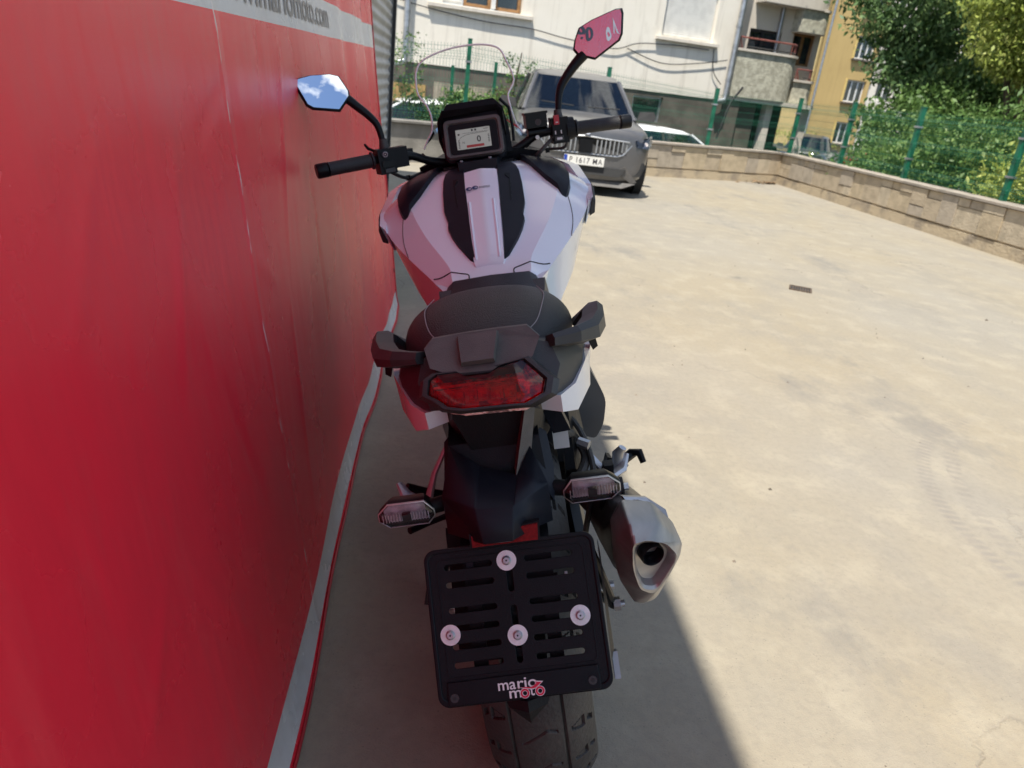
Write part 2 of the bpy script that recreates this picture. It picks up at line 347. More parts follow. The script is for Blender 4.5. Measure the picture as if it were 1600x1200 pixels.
def curve_pts(pts, k=6):
    P = [Vector(p) for p in pts]; out = []
    for i in range(len(P) - 1):
        a, b, c, d = P[max(i - 1, 0)], P[i], P[i + 1], P[min(i + 2, len(P) - 1)]
        for j in range(k):
            t = j / k
            out.append(.5 * ((2 * b) + (c - a) * t + (2 * a - 5 * b + 4 * c - d) * t * t + (3 * b - a - 3 * c + d) * t ** 3))
    out.append(P[-1]); return out
def disc(c, n, r, h, bm=None, seg=20, r2=None):
    c = Vector(c); n = Vector(n).normalized()
    a = n.orthogonal().normalized(); b = n.cross(a)
    ring = lambda rr, o: [c + n * o + (a * cos(2 * pi * k / seg) + b * sin(2 * pi * k / seg)) * rr for k in range(seg)]
    return loft([ring(r, 0), ring(r2 if r2 else r, h)], bm)
def filled(outlines, thick, M, name, m, parent, bevel=0., z0=0):
    """flat plate from 2D outlines (the first the rim, the others holes) placed by matrix M, thickness along M's z"""
    cu = bpy.data.curves.new('c', 'CURVE'); cu.dimensions = '2D'; cu.fill_mode = 'BOTH'; cu.extrude = thick / 2 - bevel; cu.bevel_depth = bevel; cu.bevel_resolution = 1; cu.offset = -bevel
    for o in outlines:
        s = cu.splines.new('POLY'); s.points.add(len(o) - 1); s.use_cyclic_u = True
        for p, q in zip(s.points, o): p.co = (q[0], q[1], 0, 1)
    tmp = bpy.data.objects.new('t', cu); COL.objects.link(tmp)
    dg = bpy.context.evaluated_depsgraph_get(); me = bpy.data.meshes.new_from_object(tmp.evaluated_get(dg))
    bpy.data.objects.remove(tmp)
    me.transform(Matrix.Translation((0, 0, z0))); me.transform(M); me.materials.clear(); me.materials.append(m); me.name = name
    smooth_by_angle(me, radians(30))
    return link(bpy.data.objects.new(name, me), parent)
def text_mesh(s, size, M, name, m, parent, ext=.0004, bold=0., width=None, align='LEFT', spacing=1.0, shear=0, subdiv=0):
    cu = bpy.data.curves.new('f', 'FONT'); cu.body = s; cu.size = size; cu.extrude = ext; cu.offset = bold; cu.align_x = align; cu.space_character = spacing; cu.shear = shear
    tmp = bpy.data.objects.new('t', cu); COL.objects.link(tmp)
    dg = bpy.context.evaluated_depsgraph_get(); me = bpy.data.meshes.new_from_object(tmp.evaluated_get(dg)); bpy.data.objects.remove(tmp)
    if width:
        xs = [v.co.x for v in me.vertices]; k = width / (max(xs) - min(xs)); me.transform(Matrix.Diagonal((k, 1, 1, 1)))
    if subdiv:
        bm = bmesh.new(); bm.from_mesh(me); bmesh.ops.triangulate(bm, faces=bm.faces)
        for _ in range(4):
            es = [e for e in bm.edges if e.calc_length() > subdiv]
            if es: bmesh.ops.subdivide_edges(bm, edges=es, cuts=1); bmesh.ops.triangulate(bm, faces=bm.faces)
        bm.to_mesh(me); bm.free()
    me.transform(M); me.materials.clear(); me.materials.append(m); me.name = name
    return link(bpy.data.objects.new(name, me), parent)
def soften(pts, k=4, cut=.28):
    """closed outline with its corners rounded: every corner becomes k+1 points"""
    P = [Vector(p) for p in pts]; out = []
    for i, p in enumerate(P):
        a = P[i - 1]; b = P[(i + 1) % len(P)]; s = p + (a - p) * cut; e = p + (b - p) * cut
        for j in range(k + 1):
            t = j / k; out.append(s * (1 - t) ** 2 + p * 2 * t * (1 - t) + e * t * t)
    return out
def frame_m(o, x, y):
    x = Vector(x).normalized(); y = Vector(y); z = x.cross(y).normalized(); y = z.cross(x)
    M = Matrix((x, y, z)).transposed().to_4x4(); M.translation = Vector(o); return M
def rrect(x0, y0, x1, y1, r, n=5):
    out = []
    for cx, cy, a in ((x1 - r, y1 - r, 0), (x0 + r, y1 - r, 90), (x0 + r, y0 + r, 180), (x1 - r, y0 + r, 270)):
        for k in range(n + 1):
            t = radians(a + 90 * k / n); out.append((cx + r * cos(t), cy + r * sin(t)))
    return out
def split_islands(o, name=None):
    """every loose letter of a text mesh becomes an object of its own"""
    bm = bmesh.new(); bm.from_mesh(o.data); bm.verts.ensure_lookup_table(); seen = set(); groups = []
    for v in bm.verts:
        if v.index in seen: continue
        st = [v]; seen.add(v.index); g = []
        while st:
            x = st.pop(); g.append(x.index)
            for e in x.link_edges:
                y = e.other_vert(x)
                if y.index not in seen: seen.add(y.index); st.append(y)
        groups.append(set(g))
    out = []
    for g in groups:
        b2 = bmesh.new(); b2.from_mesh(o.data); b2.verts.ensure_lookup_table()
        bmesh.ops.delete(b2, geom=[v for v in b2.verts if v.index not in g], context='VERTS')
        me = bpy.data.meshes.new(name or 'letter'); b2.to_mesh(me); b2.free(); me.materials.append(o.data.materials[0])
        out.append(link(bpy.data.objects.new(name or 'letter', me), o.parent))
    bm.free(); bpy.data.objects.remove(o); return out
def from_arrays(name, V, Fc, m, parent=None, smooth=False, tone=None, ang=35):
    me = bpy.data.meshes.new(name); V = np.asarray(V, np.float32); Fc = np.asarray(Fc, np.int32); k = Fc.shape[1]
    me.vertices.add(len(V)); me.vertices.foreach_set('co', V.ravel()); me.loops.add(Fc.size); me.loops.foreach_set('vertex_index', Fc.ravel())
    me.polygons.add(len(Fc)); me.polygons.foreach_set('loop_start', np.arange(0, Fc.size, k, dtype=np.int32)); me.polygons.foreach_set('loop_total', np.full(len(Fc), k, np.int32))
    me.update(calc_edges=True); me.validate()
    if tone is not None:
        a = me.attributes.new('tone', 'FLOAT', 'FACE'); a.data.foreach_set('value', np.asarray(tone, np.float32))
    me.materials.append(m)
    if smooth: smooth_by_angle(me, radians(ang))
    return link(bpy.data.objects.new(name, me), parent)

# ================================================================== SETTING
def sheet(name, x0, y0, x1, y1, z, m, nx=1, ny=1):
    xs = np.linspace(x0, x1, nx + 1); ys = np.linspace(y0, y1, ny + 1)
    V = [(x, y, z) for y in ys for x in xs]; Fc = [(j * (nx + 1) + i, j * (nx + 1) + i + 1, (j + 1) * (nx + 1) + i + 1, (j + 1) * (nx + 1) + i) for j in range(ny) for i in range(nx)]
    return from_arrays(name, V, Fc, m)
tagit(sheet('street', -250, -120, 250, 400, -.75, asphalt), kind='structure')
yard = bmesh.new()
foot = [(-7, -14), (6.85, -14), (6.68, 14.45), (-1.0, 11.35), (-7, 9.2)]
prism([(x, y, -.74) for x, y in foot], (0, 0, .74), yard)
tagit(obj('yard_ground', yard, concrete), kind='structure')

# metal hall on the left: it throws the shadow the motorcycle stands in
WX, WE, WH = -.585, 7.93, 5.86
hall = empty('metal_hall', (WX, 0, 0), label='grey corrugated metal hall wall behind the red banner', cat='building')
core = box_bm(-3.2, -3.0, WH / 2 - .02, 6.2, 21.6, WH - .04); obj('inner_wall', core, dark_trim, hall)
zs = np.linspace(.02, WH, 620); prof = .010 * np.cos(2 * pi * zs / .085)
V, Fc = [], []
for yy in (-14, WE - .05):
    V += [(-.018 + a, yy, z) for a, z in zip(prof, zs)]
n = len(zs); Fc = [(i, n + i, n + i + 1, i + 1) for i in range(n - 1)]
from_arrays('corrugated_sheet', V, Fc, corr_m, hall, smooth=True, ang=60)
V2 = [(x, WE - .12, z) for x in (-.1, -6) for z in (0, WH)]
b = box_bm(0.0, WE - .03, WH / 2, .05, .055, WH); obj('corner_trim', b, trim_m, hall, bevel=.004)
b = box_bm(.012, WE - .068, WH / 2, .03, .02, WH); obj('sealing_strip', b, dark_trim, hall)
b = box_bm(-3.235, -3, WH + .03, 6.46, 22, .06); obj('roof_edge', b, trim_m, hall)

# ---- banner
CREASES = [(1.05, .95, 1.2, .22, .0035), (1.18, .62, 1.9, .18, -.003), (.80, 1.05, .9, .14, .003), (.62, .80, 1.9, .16, -.003), (1.75, 1.02, 1.3, .26, .004), (2.05, .75, 1.75, .30, -.004), (1.62, .50, 1.45, .3, .004), (2.5, .9, 1.7, .34, .005), (2.9, .7, 1.5, .35, .005), (.95, .45, 2.1, .2, .003), (1.30, 1.16, .5, .12, -.003), (1.48, .85, 2.6, .10, .003), (3.3, .8, 1.6, .4, -.005), (.72, .55, .7, .12, .003)]
def bx(y, z):
    """x of the vinyl surface: leaning on the hall above, kicked out at the foot, with slack waves"""
    k = 1 / (1 + math.exp(-(z - .25) / .12))
    x = -.222 - .125 * z
    x += .010 * sin(2.1 * y + .6) * (1 - k * .6) + .005 * sin(5.3 * y + 2 * z) * (1 - .5 * k)
    f = min(1, max(0, (y - 1.9) / 1.2))                      # far end: hanging folds
    x += f * (.007 * sin(9.5 * y + .8 * z) + .004 * sin(17.0 * y - 1.3 * z)) * (.35 + .65 * min(1, z / .5))
    x += -.016 * math.exp(-((y - .75 - .25 * z) / .38) ** 2) * min(1, z / .6)
    x += .006 * sin(3.1 * z + 1.7 * y)
    for (cy_, cz_, a_, ln_, am_) in CREASES:
        dy_, dz_ = y - cy_, z - cz_; u_ = dy_ * cos(a_) + dz_ * sin(a_); w_ = -dy_ * sin(a_) + dz_ * cos(a_)
        if abs(w_) < .06 and abs(u_) < ln_: x += am_ * math.exp(-(w_ / .014) ** 2) * (1 - (u_ / ln_) ** 2)
    x += .012 * max(0, 1 - z / .10) ** 2 * (1 + sin(7 * y) * .5)
    if z > 2.35: x -= (z - 2.35) * .12
    return max(x, WX + .03) if z > 1 else x
ys = np.concatenate([np.linspace(-2.6, 0, 40), np.linspace(.02, 4.07, 330)]); zs = np.concatenate([np.linspace(.002, .3, 34), np.linspace(.31, 2.62, 170)])
V = np.array([(bx(y, z), y, z) for z in zs for y in ys]); nx = len(ys)
Fc = [(j * nx + i, j * nx + i + 1, (j + 1) * nx + i + 1, (j + 1) * nx + i) for j in range(len(zs) - 1) for i in range(nx - 1)]
ban = from_arrays('banner', V, Fc, vinyl, None, smooth=True, ang=180)
tagit(ban, 'large red vinyl banner with white printed stripe leaning on the metal hall', 'banner')
md = ban.modifiers.new('s', 'SOLIDIFY'); md.thickness = .0012; md.offset = -1
# hem rope along the foot and up the far edge
hp = [(bx(y, .01) + .004, y, .008 + .003 * sin(9 * y)) for y in np.linspace(-2.6, 4.07, 150)]
obj('hem_piping', tube(hp, .0038, 7), mat('red_hem', (.45, .02, .03), .5), ban, smooth=True)
hp = [(bx(4.07, z) + .002, 4.072, z) for z in np.linspace(.01, 2.62, 60)]
obj('edge_hem', tube(hp, .0035, 6), mat('red_hem_edge', (.55, .02, .035), .45), ban, smooth=True)
for z in (.22, .62, 1.02, 1.42, 1.82, 2.3):
    obj('eyelet', disc((bx(4.03, z) + .003, 4.035, z), (1, 0, .12), .011, .002, seg=14), dark_trim, ban)
def on_banner(o, off=.0015):
    for v in o.data.vertices:
        v.co.x = bx(v.co.y, v.co.z) + off + (v.co.x)
    return o
MB = lambda y, z: frame_m((0, y, z), (0, 1, .009), (0, 0, 1))
on_banner(text_mesh("www.mariomoto.com", .094, MB(1.36, 1.331), 'web_address', print_grey, ban, ext=0, bold=.0012, width=1.22, subdiv=.02))
split_islands(bpy.data.objects['web_address'], 'web_address_letter')
def flat_on_banner(name, outlines, y, z, sc, m):
    o = filled([[(a * sc, b * sc) for a, b in ol] for ol in outlines], .0002, MB(y, z), name, m, ban)
    bm = bmesh.new(); bm.from_mesh(o.data); bmesh.ops.triangulate(bm, faces=bm.faces)
    for _ in range(3):
        es = [e for e in bm.edges if e.calc_length() > .03]
        if es: bmesh.ops.subdivide_edges(bm, edges=es, cuts=1); bmesh.ops.triangulate(bm, faces=bm.faces)
    bm.to_mesh(o.data); bm.free(); return on_banner(o)
circ = lambda cx, cy, r, n=28: [(cx + r * cos(2 * pi * k / n), cy + r * sin(2 * pi * k / n)) for k in range(n)]
MT = frame_m((0, .415, 1.665), (0, 1, -.229), (0, 0, 1))
on_banner(text_mesh("08", .175, MT, 'phone_digits', print_dark, ban, ext=0, bold=.008, width=.36, subdiv=.02))
flat_on_banner('printed_logo', [[(-.20, .05), (.06, .16), (.02, .02), (-.02, .0), (-.01, .10), (-.12, .05)]], -.22, 1.86, 1.0, print_white)
flat_on_banner('printed_logo', [circ(0, 0, .09), circ(0, 0, .045)[::-1]], -.02, 1.80, 1.0, print_white)
flat_on_banner('printed_mark', [[(0, .05), (.02, .0), (.05, .02), (.075, .05), (.06, .012), (.085, -.02), (.04, -.012), (.01, -.035), (.012, .0)]], 3.55, 1.475, 1.0, print_white)

# ---- low stone-clad walls
def low_wall(p0, p1, label, clad=True, seed=1, m_core=None, stone_from=0.):
    r = random.Random(seed); d = Vector(p1) - Vector(p0); Ln = d.length
    root = empty('boundary_wall', (p0[0], p0[1], 0), atan2(d.y, d.x), label=label, cat='wall')
    obj('wall_core', box_bm(Ln / 2, .13, .26, Ln, .26, .545), m_core or base_plaster, root)
    x = 0.
    while x < Ln - .02:
        w = min(r.uniform(.75, .95), Ln - x); b = box_bm(x + w / 2, .125, .560, w - .008, .36, .030)
        obj('coping_slab', b, coping_m if clad else grey_plaster, root, bevel=.004, seg=1); x += w
    if not clad: return root
    obj('base_band', box_bm(Ln / 2, -.012, .06, Ln, .025, .16), base_plaster, root)
    x = stone_from; row_top = .536
    while x < Ln - .03:
        w = min(r.uniform(.26, .52), Ln - x); k = r.random()
        if Ln - x - w < .15: w = Ln - x
        cuts = [(.165, row_top)] if k < .38 else ([(.165, .43), (.436, row_top)] if k < .8 else [(.165, .30), (.306, row_top)])
        for z0, z1 in cuts:
            parts = [(x, w)]
            if z1 - z0 < .15 and w > .36: parts = [(x, w * .45), (x + w * .45, w * .55)]
            for xx, ww in parts:
                dth = r.uniform(.018, .040); b = box_bm(xx + ww / 2, -dth / 2 + .001, (z0 + z1) / 2, ww - .007, dth, z1 - z0 - .004)
                obj('stone', b, r.choice(sand_stone), root, bevel=.003, seg=1)
        x += w
    return root
CX, CY = 6.40, 14.25
BWa = (3.30, 12.95)
low_wall((-.9, 11.15), (1.1, 12.02), 'plain grey rendered low wall behind the motorcycle windscreen', clad=False, m_core=grey_plaster)
back_wall = low_wall((1.1, 12.02), (CX, CY), 'sandstone-clad low wall behind the parked grey car', seed=5)
right_wall = low_wall((CX, CY), (6.62, 1.0), 'long sandstone-clad low wall along the right side of the yard', seed=11)

# ---- green welded mesh fence
def wires(segs, r, k=4):
    A = np.array([s[0] for s in segs], float); B = np.array([s[1] for s in segs], float); D = B - A; D /= np.linalg.norm(D, axis=1)[:, None]
    up = np.where(np.abs(D[:, 2:3]) > .9, np.array([[1., 0, 0]]), np.array([[0, 0, 1.]])); Sx = np.cross(D, up); Sx /= np.linalg.norm(Sx, axis=1)[:, None]; Ux = np.cross(Sx, D)
    V = []; 
    for base in (A, B):
        for q in range(k):
            t = 2 * pi * q / k; V.append(base + (Sx * cos(t) + Ux * sin(t)) * r)
    V = np.stack(V, 1); n = len(segs); Fc = []
    for q in range(k):
        q2 = (q + 1) % k; Fc.append(np.stack([np.arange(n) * 2 * k + i for i in (q, q2, k + q2, k + q)], 1))
    return V.reshape(-1, 3), np.concatenate(Fc)
def fence(root_label, pts, heights, z0=.575, post_h=.08, cat='fence', rad=.0020, skip=()):
    root = empty('mesh_fence', (pts[0][0], pts[0][1], z0), label=root_label, cat=cat)
    o = Vector((pts[0][0], pts[0][1], 0))
    for i, (p, h) in enumerate(zip(pts, heights)):
        if i in skip: continue
        q = Vector((p[0], p[1], 0)) - o
        ps = obj('post', box_bm(q.x, q.y, (h + post_h) / 2, .062, .062, h + post_h), green_paint, root, bevel=.006, seg=1)
        obj('cap', box_bm(q.x, q.y, h + post_h + .006, .07, .07, .012), green_paint, ps)
        for zc in (.28, h * .80):
            obj('clip', box_bm(q.x - .0, q.y, zc, .086, .086, .026), galv, ps, bevel=.003, seg=1)
    for (p, q, h1, h2) in zip(pts, pts[1:], heights, heights[1:]):
        a = Vector((p[0], p[1], 0)) - o; c = Vector((q[0], q[1], 0)) - o; Ln = (c - a).length; d = (c - a) / Ln; nrm = Vector((d.y, -d.x, 0))
        segs = []; N = int(Ln / .05); folds = [.10, .52, .88]
        hz = []
        for f in folds: hz += [(f - .05, 0), (f - .02, .035), (f + .02, .035), (f + .05, 0)]
        prof = [(0, 0)] + hz + [(1.0 + .03, 0)]
        for k in range(1, N):
            b_ = a + d * (Ln * k / N); H = h1 + (h2 - h1) * k / N
            L_ = [b_ + nrm * off + Vector((0, 0, .02 + H * zf * .97)) for zf, off in prof]
            segs += list(zip(L_, L_[1:]))
        for zf, off in [(.002, 0)] + hz + [(.99, 0), (.30, 0), (.70, 0)]:
            segs.append((a + nrm * off + Vector((0, 0, .02 + h1 * zf * .97)), c + nrm * off + Vector((0, 0, .02 + h2 * zf * .97))))
        V, Fc = wires([(tuple(s[0]), tuple(s[1])) for s in segs], rad)
        from_arrays('mesh_panel', V, Fc, green_paint, root)
    return root
fence('green welded mesh fence on top of the long right-hand wall', [(6.60, 14.36), (6.70, 12.62), (6.72, 10.72), (6.74, 8.62), (6.76, 6.4), (6.78, 4.1)], [.90] * 6, skip=(0,))
fence('green welded mesh fence on the wall behind the grey car', [(-1.05, 11.30), (.24, 11.87), (2.55, 12.86), (4.72, 13.79), (6.56, 14.36)], [1.02, 1.10, .98, .88, .90])
# steel prop leaning behind the post right of the car
tagit(obj('metal_prop', tube([(4.95, 14.0, .70), (5.08, 14.0, 1.35), (5.25, 14.0, 1.62)], .022, 8), dark_trim, None, smooth=True), 'thin dark bent pipe standing right beside a green fence post', 'pipe')
for sx, sy, h in ((.02, 13.6, 1.95), (.75, 13.7, 2.08)):
    po = obj('street_post', box_bm(sx, sy, h / 2 - .75 + .2, .055, .055, h), green_paint, None, bevel=.004, seg=1)
    tagit(po, 'slim green post behind the mesh fence, just %s of the thick fence post' % ('left' if sx < .1 else 'right'), 'post', 'slim green posts behind the fence')

# ---- apartment building with facade frame (x along the wall, z up, -y towards the yard)
def facade(root, name, x0, x1, z0, z1, y, th, m, holes=()):
    Mx = frame_m((0, y + th / 2, 0), (1, 0, 0), (0, 0, 1))
    return filled([[(x0, z0), (x1, z0), (x1, z1), (x0, z1)]] + [[(a, c), (b, c), (b, d), (a, d)] for a, b, c, d in holes], th, Mx, name, m, root)
def window(root, x0, x1, z0, z1, y, m, mull=(), name='window', fr=.06, pane_m=None, sill=None, tr=None):
    bm = bmesh.new(); w = x1 - x0; h = z1 - z0; cx = (x0 + x1) / 2; cz = (z0 + z1) / 2
    for a in (x0 + fr / 2, x1 - fr / 2): box_bm(a, y, cz, fr, .07, h, bm)
    for a in (z0 + fr / 2, z1 - fr / 2): box_bm(cx, y + .002, a, w - fr * 2, .07, fr, bm)
    for k in mull: box_bm(x0 + w * k, y + .001, cz, fr * 1.1, .075, h - fr * 2, bm)
    if tr: box_bm(cx, y + .003, z0 + h * tr, w - fr * 2, .06, fr * .8, bm)
    f = obj(name, bm, m, root)
    obj('pane', box_bm(cx, y + .02, cz, w - fr, .012, h - fr), pane_m or dark_glass, f)
    if sill: obj('sill', box_bm(cx, y - .18, z0 - .045, w + .3, .14, .06), sill, f, bevel=.008, seg=1)
    return f
ab = empty('apartment_building', (2.4, 19.8, 0), radians(12), label='long weathered white apartment block with brown plinth facing the yard', cat='building')
floors = [0, 2.9, 5.8]
holes = []
for fz in floors:
    holes += [(-2.78, -.84, 2.76 + fz, 4.12 + fz), (2.90, 4.40, 2.76 + fz, 4.16 + fz), (-6.6, -5.2, 2.76 + fz, 4.12 + fz)]
facade(ab, 'wall', -8, 5.05, 1.42, 11.5, 0, .30, white_facade, holes)
facade(ab, 'plinth', -8, 5.6, -.75, 1.42, .03, .30, plinth_m, [(2.42, 3.28, .68, 1.30), (-1.25, -.55, -.75, .95)])
window(ab, 2.42, 3.28, .68, 1.30, .14, galv, (), 'basement_window', .05)
obj('ochre_door', box_bm(-.9, .18, .1, .70, .05, 1.70), ochre_door, ab, bevel=.01)
obj('ochre_panel', box_bm(-3.6, .015, .35, 1.1, .03, 1.2), ochre_door, ab, bevel=.01)
obj('tiled_panel', box_bm(-2.1, .012, .40, 1.5, .03, 1.3), mat('beige_tile_panel', (.34, .29, .22), .8, var=.25, vs=3), ab)
for fz in floors:
    w = window(ab, -1.50, -.86, 2.78 + fz, 4.10 + fz, .16, wood_frame, (), fr=.07)
    window(ab, -2.26, -1.60, 2.78 + fz, 4.10 + fz, .16, wood_frame, (), fr=.07)
    obj('window_post', box_bm(-1.55, .12, 3.44 + fz, .09, .2, 1.30), white_pvc, ab)
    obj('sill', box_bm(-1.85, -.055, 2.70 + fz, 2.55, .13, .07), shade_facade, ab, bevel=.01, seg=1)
    sh = obj('side_shutter', box_bm(-2.53, .12, 3.44 + fz, .48, .04, 1.32), white_pvc, ab)
    for k in range(20): obj('slat', box_bm(-2.53, .092, 2.86 + fz + k * .063, .44, .02, .045), white_pvc, sh)
    sh = obj('roller_shutter', box_bm(3.65, .16, 3.46 + fz, 1.46, .03, 1.38), white_pvc, ab)
    for k in range(26 if fz == 0 else 10):
        kk = 26 if fz == 0 else 10
        obj('slat', box_bm(3.65, .135, 2.80 + fz + (k + .5) * 1.34 / kk, 1.38, .03, 1.34 / kk - .010), white_pvc, sh, bevel=.006 if fz == 0 else 0, seg=1)
    obj('sill', box_bm(3.65, -.055, 2.70 + fz, 1.80, .13, .07), shade_facade, ab, bevel=.01, seg=1)
    window(ab, -6.6, -5.2, 2.78 + fz, 4.10 + fz, .16, wood_frame, (.5,), fr=.07)
for px_, nm in ((5.02, 'drainpipe'), (-3.60, 'drainpipe')):
    dp = obj(nm, tube([(px_, -.12, 11.4), (px_, -.12, 1.55), (px_ - .02, -.14, 1.42), (px_ - .25, -.16, 1.36)], .075, 12), galv, ab, smooth=True)
    for z in (1.9, 3.2, 4.5): obj('pipe_band', tube([(px_, -.12, z), (px_, -.12, z + .05)], .085, 12), galv, dp)
obj('light_edge_strip', box_bm(-4.1, -.004, 6.4, .55, .012, 9.9), shade_facade, ab)
# recessed bay with loggias right of the drainpipe
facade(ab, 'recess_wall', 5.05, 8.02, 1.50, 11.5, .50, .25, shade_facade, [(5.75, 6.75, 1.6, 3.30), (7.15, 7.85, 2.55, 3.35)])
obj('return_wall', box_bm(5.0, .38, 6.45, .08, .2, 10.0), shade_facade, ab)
window(ab, 5.75, 6.75, 1.6, 3.30, .58, dark_trim, (.45,), 'balcony_door', .07)
window(ab, 7.15, 7.85, 2.55, 3.35, .58, wood_frame, (.5,), 'recess_window', .06)
obj('downpipe', tube([(6.60, .42, 11), (6.60, .42, 1.6)], .05, 10), galv, ab, smooth=True)
def balcony(x0, x1, z0, z1, yf, yb, m, round_r, rail=False, name='balcony'):
    def path(off):
        a = [(x0 + off, yb), (x0 + off, yf + off)]
        c = (x1 - round_r, yf + round_r)
        a += [(c[0] + (round_r - off) * cos(t), c[1] + (round_r - off) * sin(t)) for t in np.linspace(-pi / 2, 0, 9)] + [(x1 - off, yb)]
        return a
    po, pi_ = path(0), path(.1); bm = bmesh.new()
    secs = [[(o[0], o[1], z0), (o[0], o[1], z1), (i[0], i[1], z1), (i[0], i[1], z0)] for o, i in zip(po, pi_)]
    loft(secs, bm); bl = obj(name, bm, m, ab, smooth=True, ang=40)
    obj('floor_slab', prism([(x, y, z0 - .012) for x, y in path(.004)], (0, 0, .10)), shade_facade, bl)
    lip = path(-.05); lin = path(.13); bm = bmesh.new()
    loft([[(o[0], o[1], z1), (o[0], o[1], z1 + .06), (i[0], i[1], z1 + .06), (i[0], i[1], z1)] for o, i in zip(lip, lin)], bm)
    obj('parapet_cap', bm, shade_facade, bl)
    if rail:
        rp = path(.06); P = [(x, y, z1 + .33) for x, y in rp]
        obj('railing', tube([(x0 + .16, yf + .06, z1 + .05)] + P[1:], .022, 6), red_paint, bl, smooth=True)
        obj('lower_rail', tube([(x + .25 if k == 0 else x, y, z1 + .12) for k, (x, y) in enumerate(rp[1:])], .018, 6), dark_trim, bl, smooth=True)
        for k in (1, 3, 6, 9):
            x, y = rp[k]; obj('baluster', tube([(x, y, z1 + .04), (x, y, z1 + .33)], .014, 6), red_paint, bl)
    return bl
balcony(5.15, 7.22, 1.55, 2.68, -.06, .50, green_parapet, .45, rail=True)
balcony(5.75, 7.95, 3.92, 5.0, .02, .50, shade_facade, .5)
balcony(5.75, 7.95, 6.8, 7.9, -.0, .50, green_parapet, .5)
bl = balcony(7.02, 7.95, 3.36, 3.90, .10, .50, green_parapet, .25)
balcony(7.28, 8.0, 1.55, 2.12, .20, .50, green_parapet, .25, rail=True)
# open ground floor under the recessed bay
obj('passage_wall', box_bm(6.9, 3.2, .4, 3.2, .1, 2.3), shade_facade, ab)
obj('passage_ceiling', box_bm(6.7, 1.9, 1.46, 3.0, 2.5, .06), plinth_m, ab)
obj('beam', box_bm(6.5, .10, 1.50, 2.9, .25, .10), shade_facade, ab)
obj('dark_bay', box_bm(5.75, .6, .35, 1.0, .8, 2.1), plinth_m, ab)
for x in (6.68, 7.9): obj('column', box_bm(x, .30, .36, .20, .25, 2.2), shade_facade, ab, bevel=.01)
obj('garage_shutter', box_bm(7.35, 1.2, .45, .85, .06, 2.0), dark_trim, ab)
gr = obj('red_grille', box_bm(7.3, 1.12, .10, .8, .03, .04), red_paint, ab)
for k in range(9): obj('bar', box_bm(6.95 + k * .09, 1.12, -.15, .02, .03, .5), red_paint, gr)
# cables slung along the facade
def wcab(pts, label):
    Mx = ab.matrix_basis; P = curve_pts([Matrix.Translation((2.4, 19.8, 0)) @ Matrix.Rotation(radians(12), 4, 'Z') @ Vector(p) for p in pts], 8)
    return tagit(obj('cable', tube(P, .012, 5), dark_trim, None, smooth=True), label, 'cable')
wcab([(-4.2, -.05, 2.78), (-3.2, -.06, 2.62), (-1.8, -.06, 2.50), (-.6, -.06, 2.48), (.3, -.06, 2.38), (1.6, -.06, 2.30), (2.3, -.06, 2.50), (3.4, -.06, 2.58), (4.3, -.06, 2.58)], 'dark cable sagging under the wood-framed windows of the white block')
wcab([(2.0, -.05, 2.35), (3.0, -.06, 2.12), (4.0, -.06, 2.22), (4.9, -.06, 2.40)], 'dark cable drooping below the roller shutter window')
wcab([(4.45, -.05, 2.62), (4.55, -.06, 2.1), (4.85, -.06, 1.8)], 'thin cable hanging down left of the drainpipe')

# ---- ochre building and white building beyond
yb = empty('ochre_building', (23.9, 51.1, 0), radians(12), label='tall ochre yellow apartment tower seen left of the big tree', cat='building')
yh = [(2.62, 4.15, -.20 + 2.69 * k, 1.20 + 2.69 * k) for k in range(6)]
facade(yb, 'front_wall', 0, 4.45, -.75, 17, 0, .3, yellow_facade, yh)
facade(yb, 'side_wall', 0, 12, -.75, 17, 0, .3, mat('light_ochre_render', (.66, .50, .22), .9, var=.05), ())
sw = yb.children[-1]; sw.data.transform(Matrix.Rotation(radians(90), 4, 'Z')); sw.location = (.30, .02, 0)
for a, c, d, e in yh:
    window(yb, a, c, d, e, .20, white_pvc, (.33, .66), fr=.09)
    obj('sill', box_bm((a + c) / 2, -.06, d - .05, c - a + .4, .3, .10), plinth_m, yb)
    obj('window_surround', box_bm(a - .12, -.012, (d + e) / 2, .12, .03, e - d + .1), mat('bright_ochre_trim', (.70, .52, .18), .8) if d < 0 else bpy.data.materials['bright_ochre_trim'], yb)
obj('downpipe', tube([(.15, -.12, 17), (.15, -.12, -.7)], .07, 8), galv, yb, smooth=True)
wb = empty('white_building', (28.2, 52.6, 0), radians(12), label='plain white building standing right of the ochre tower behind the trees', cat='building')
facade(wb, 'wall', .05, 26, -.75, 13, .6, .3, white_facade, [(1.6 + 3.4 * k, 3.0 + 3.4 * k, .2 + 2.7 * j, 1.6 + 2.7 * j) for k in range(6) for j in range(4)])
for k in range(6):
    for j in range(4): window(wb, 1.6 + 3.4 * k, 3.0 + 3.4 * k, .2 + 2.7 * j, 1.6 + 2.7 * j, .75, white_pvc, (.5,), fr=.09)

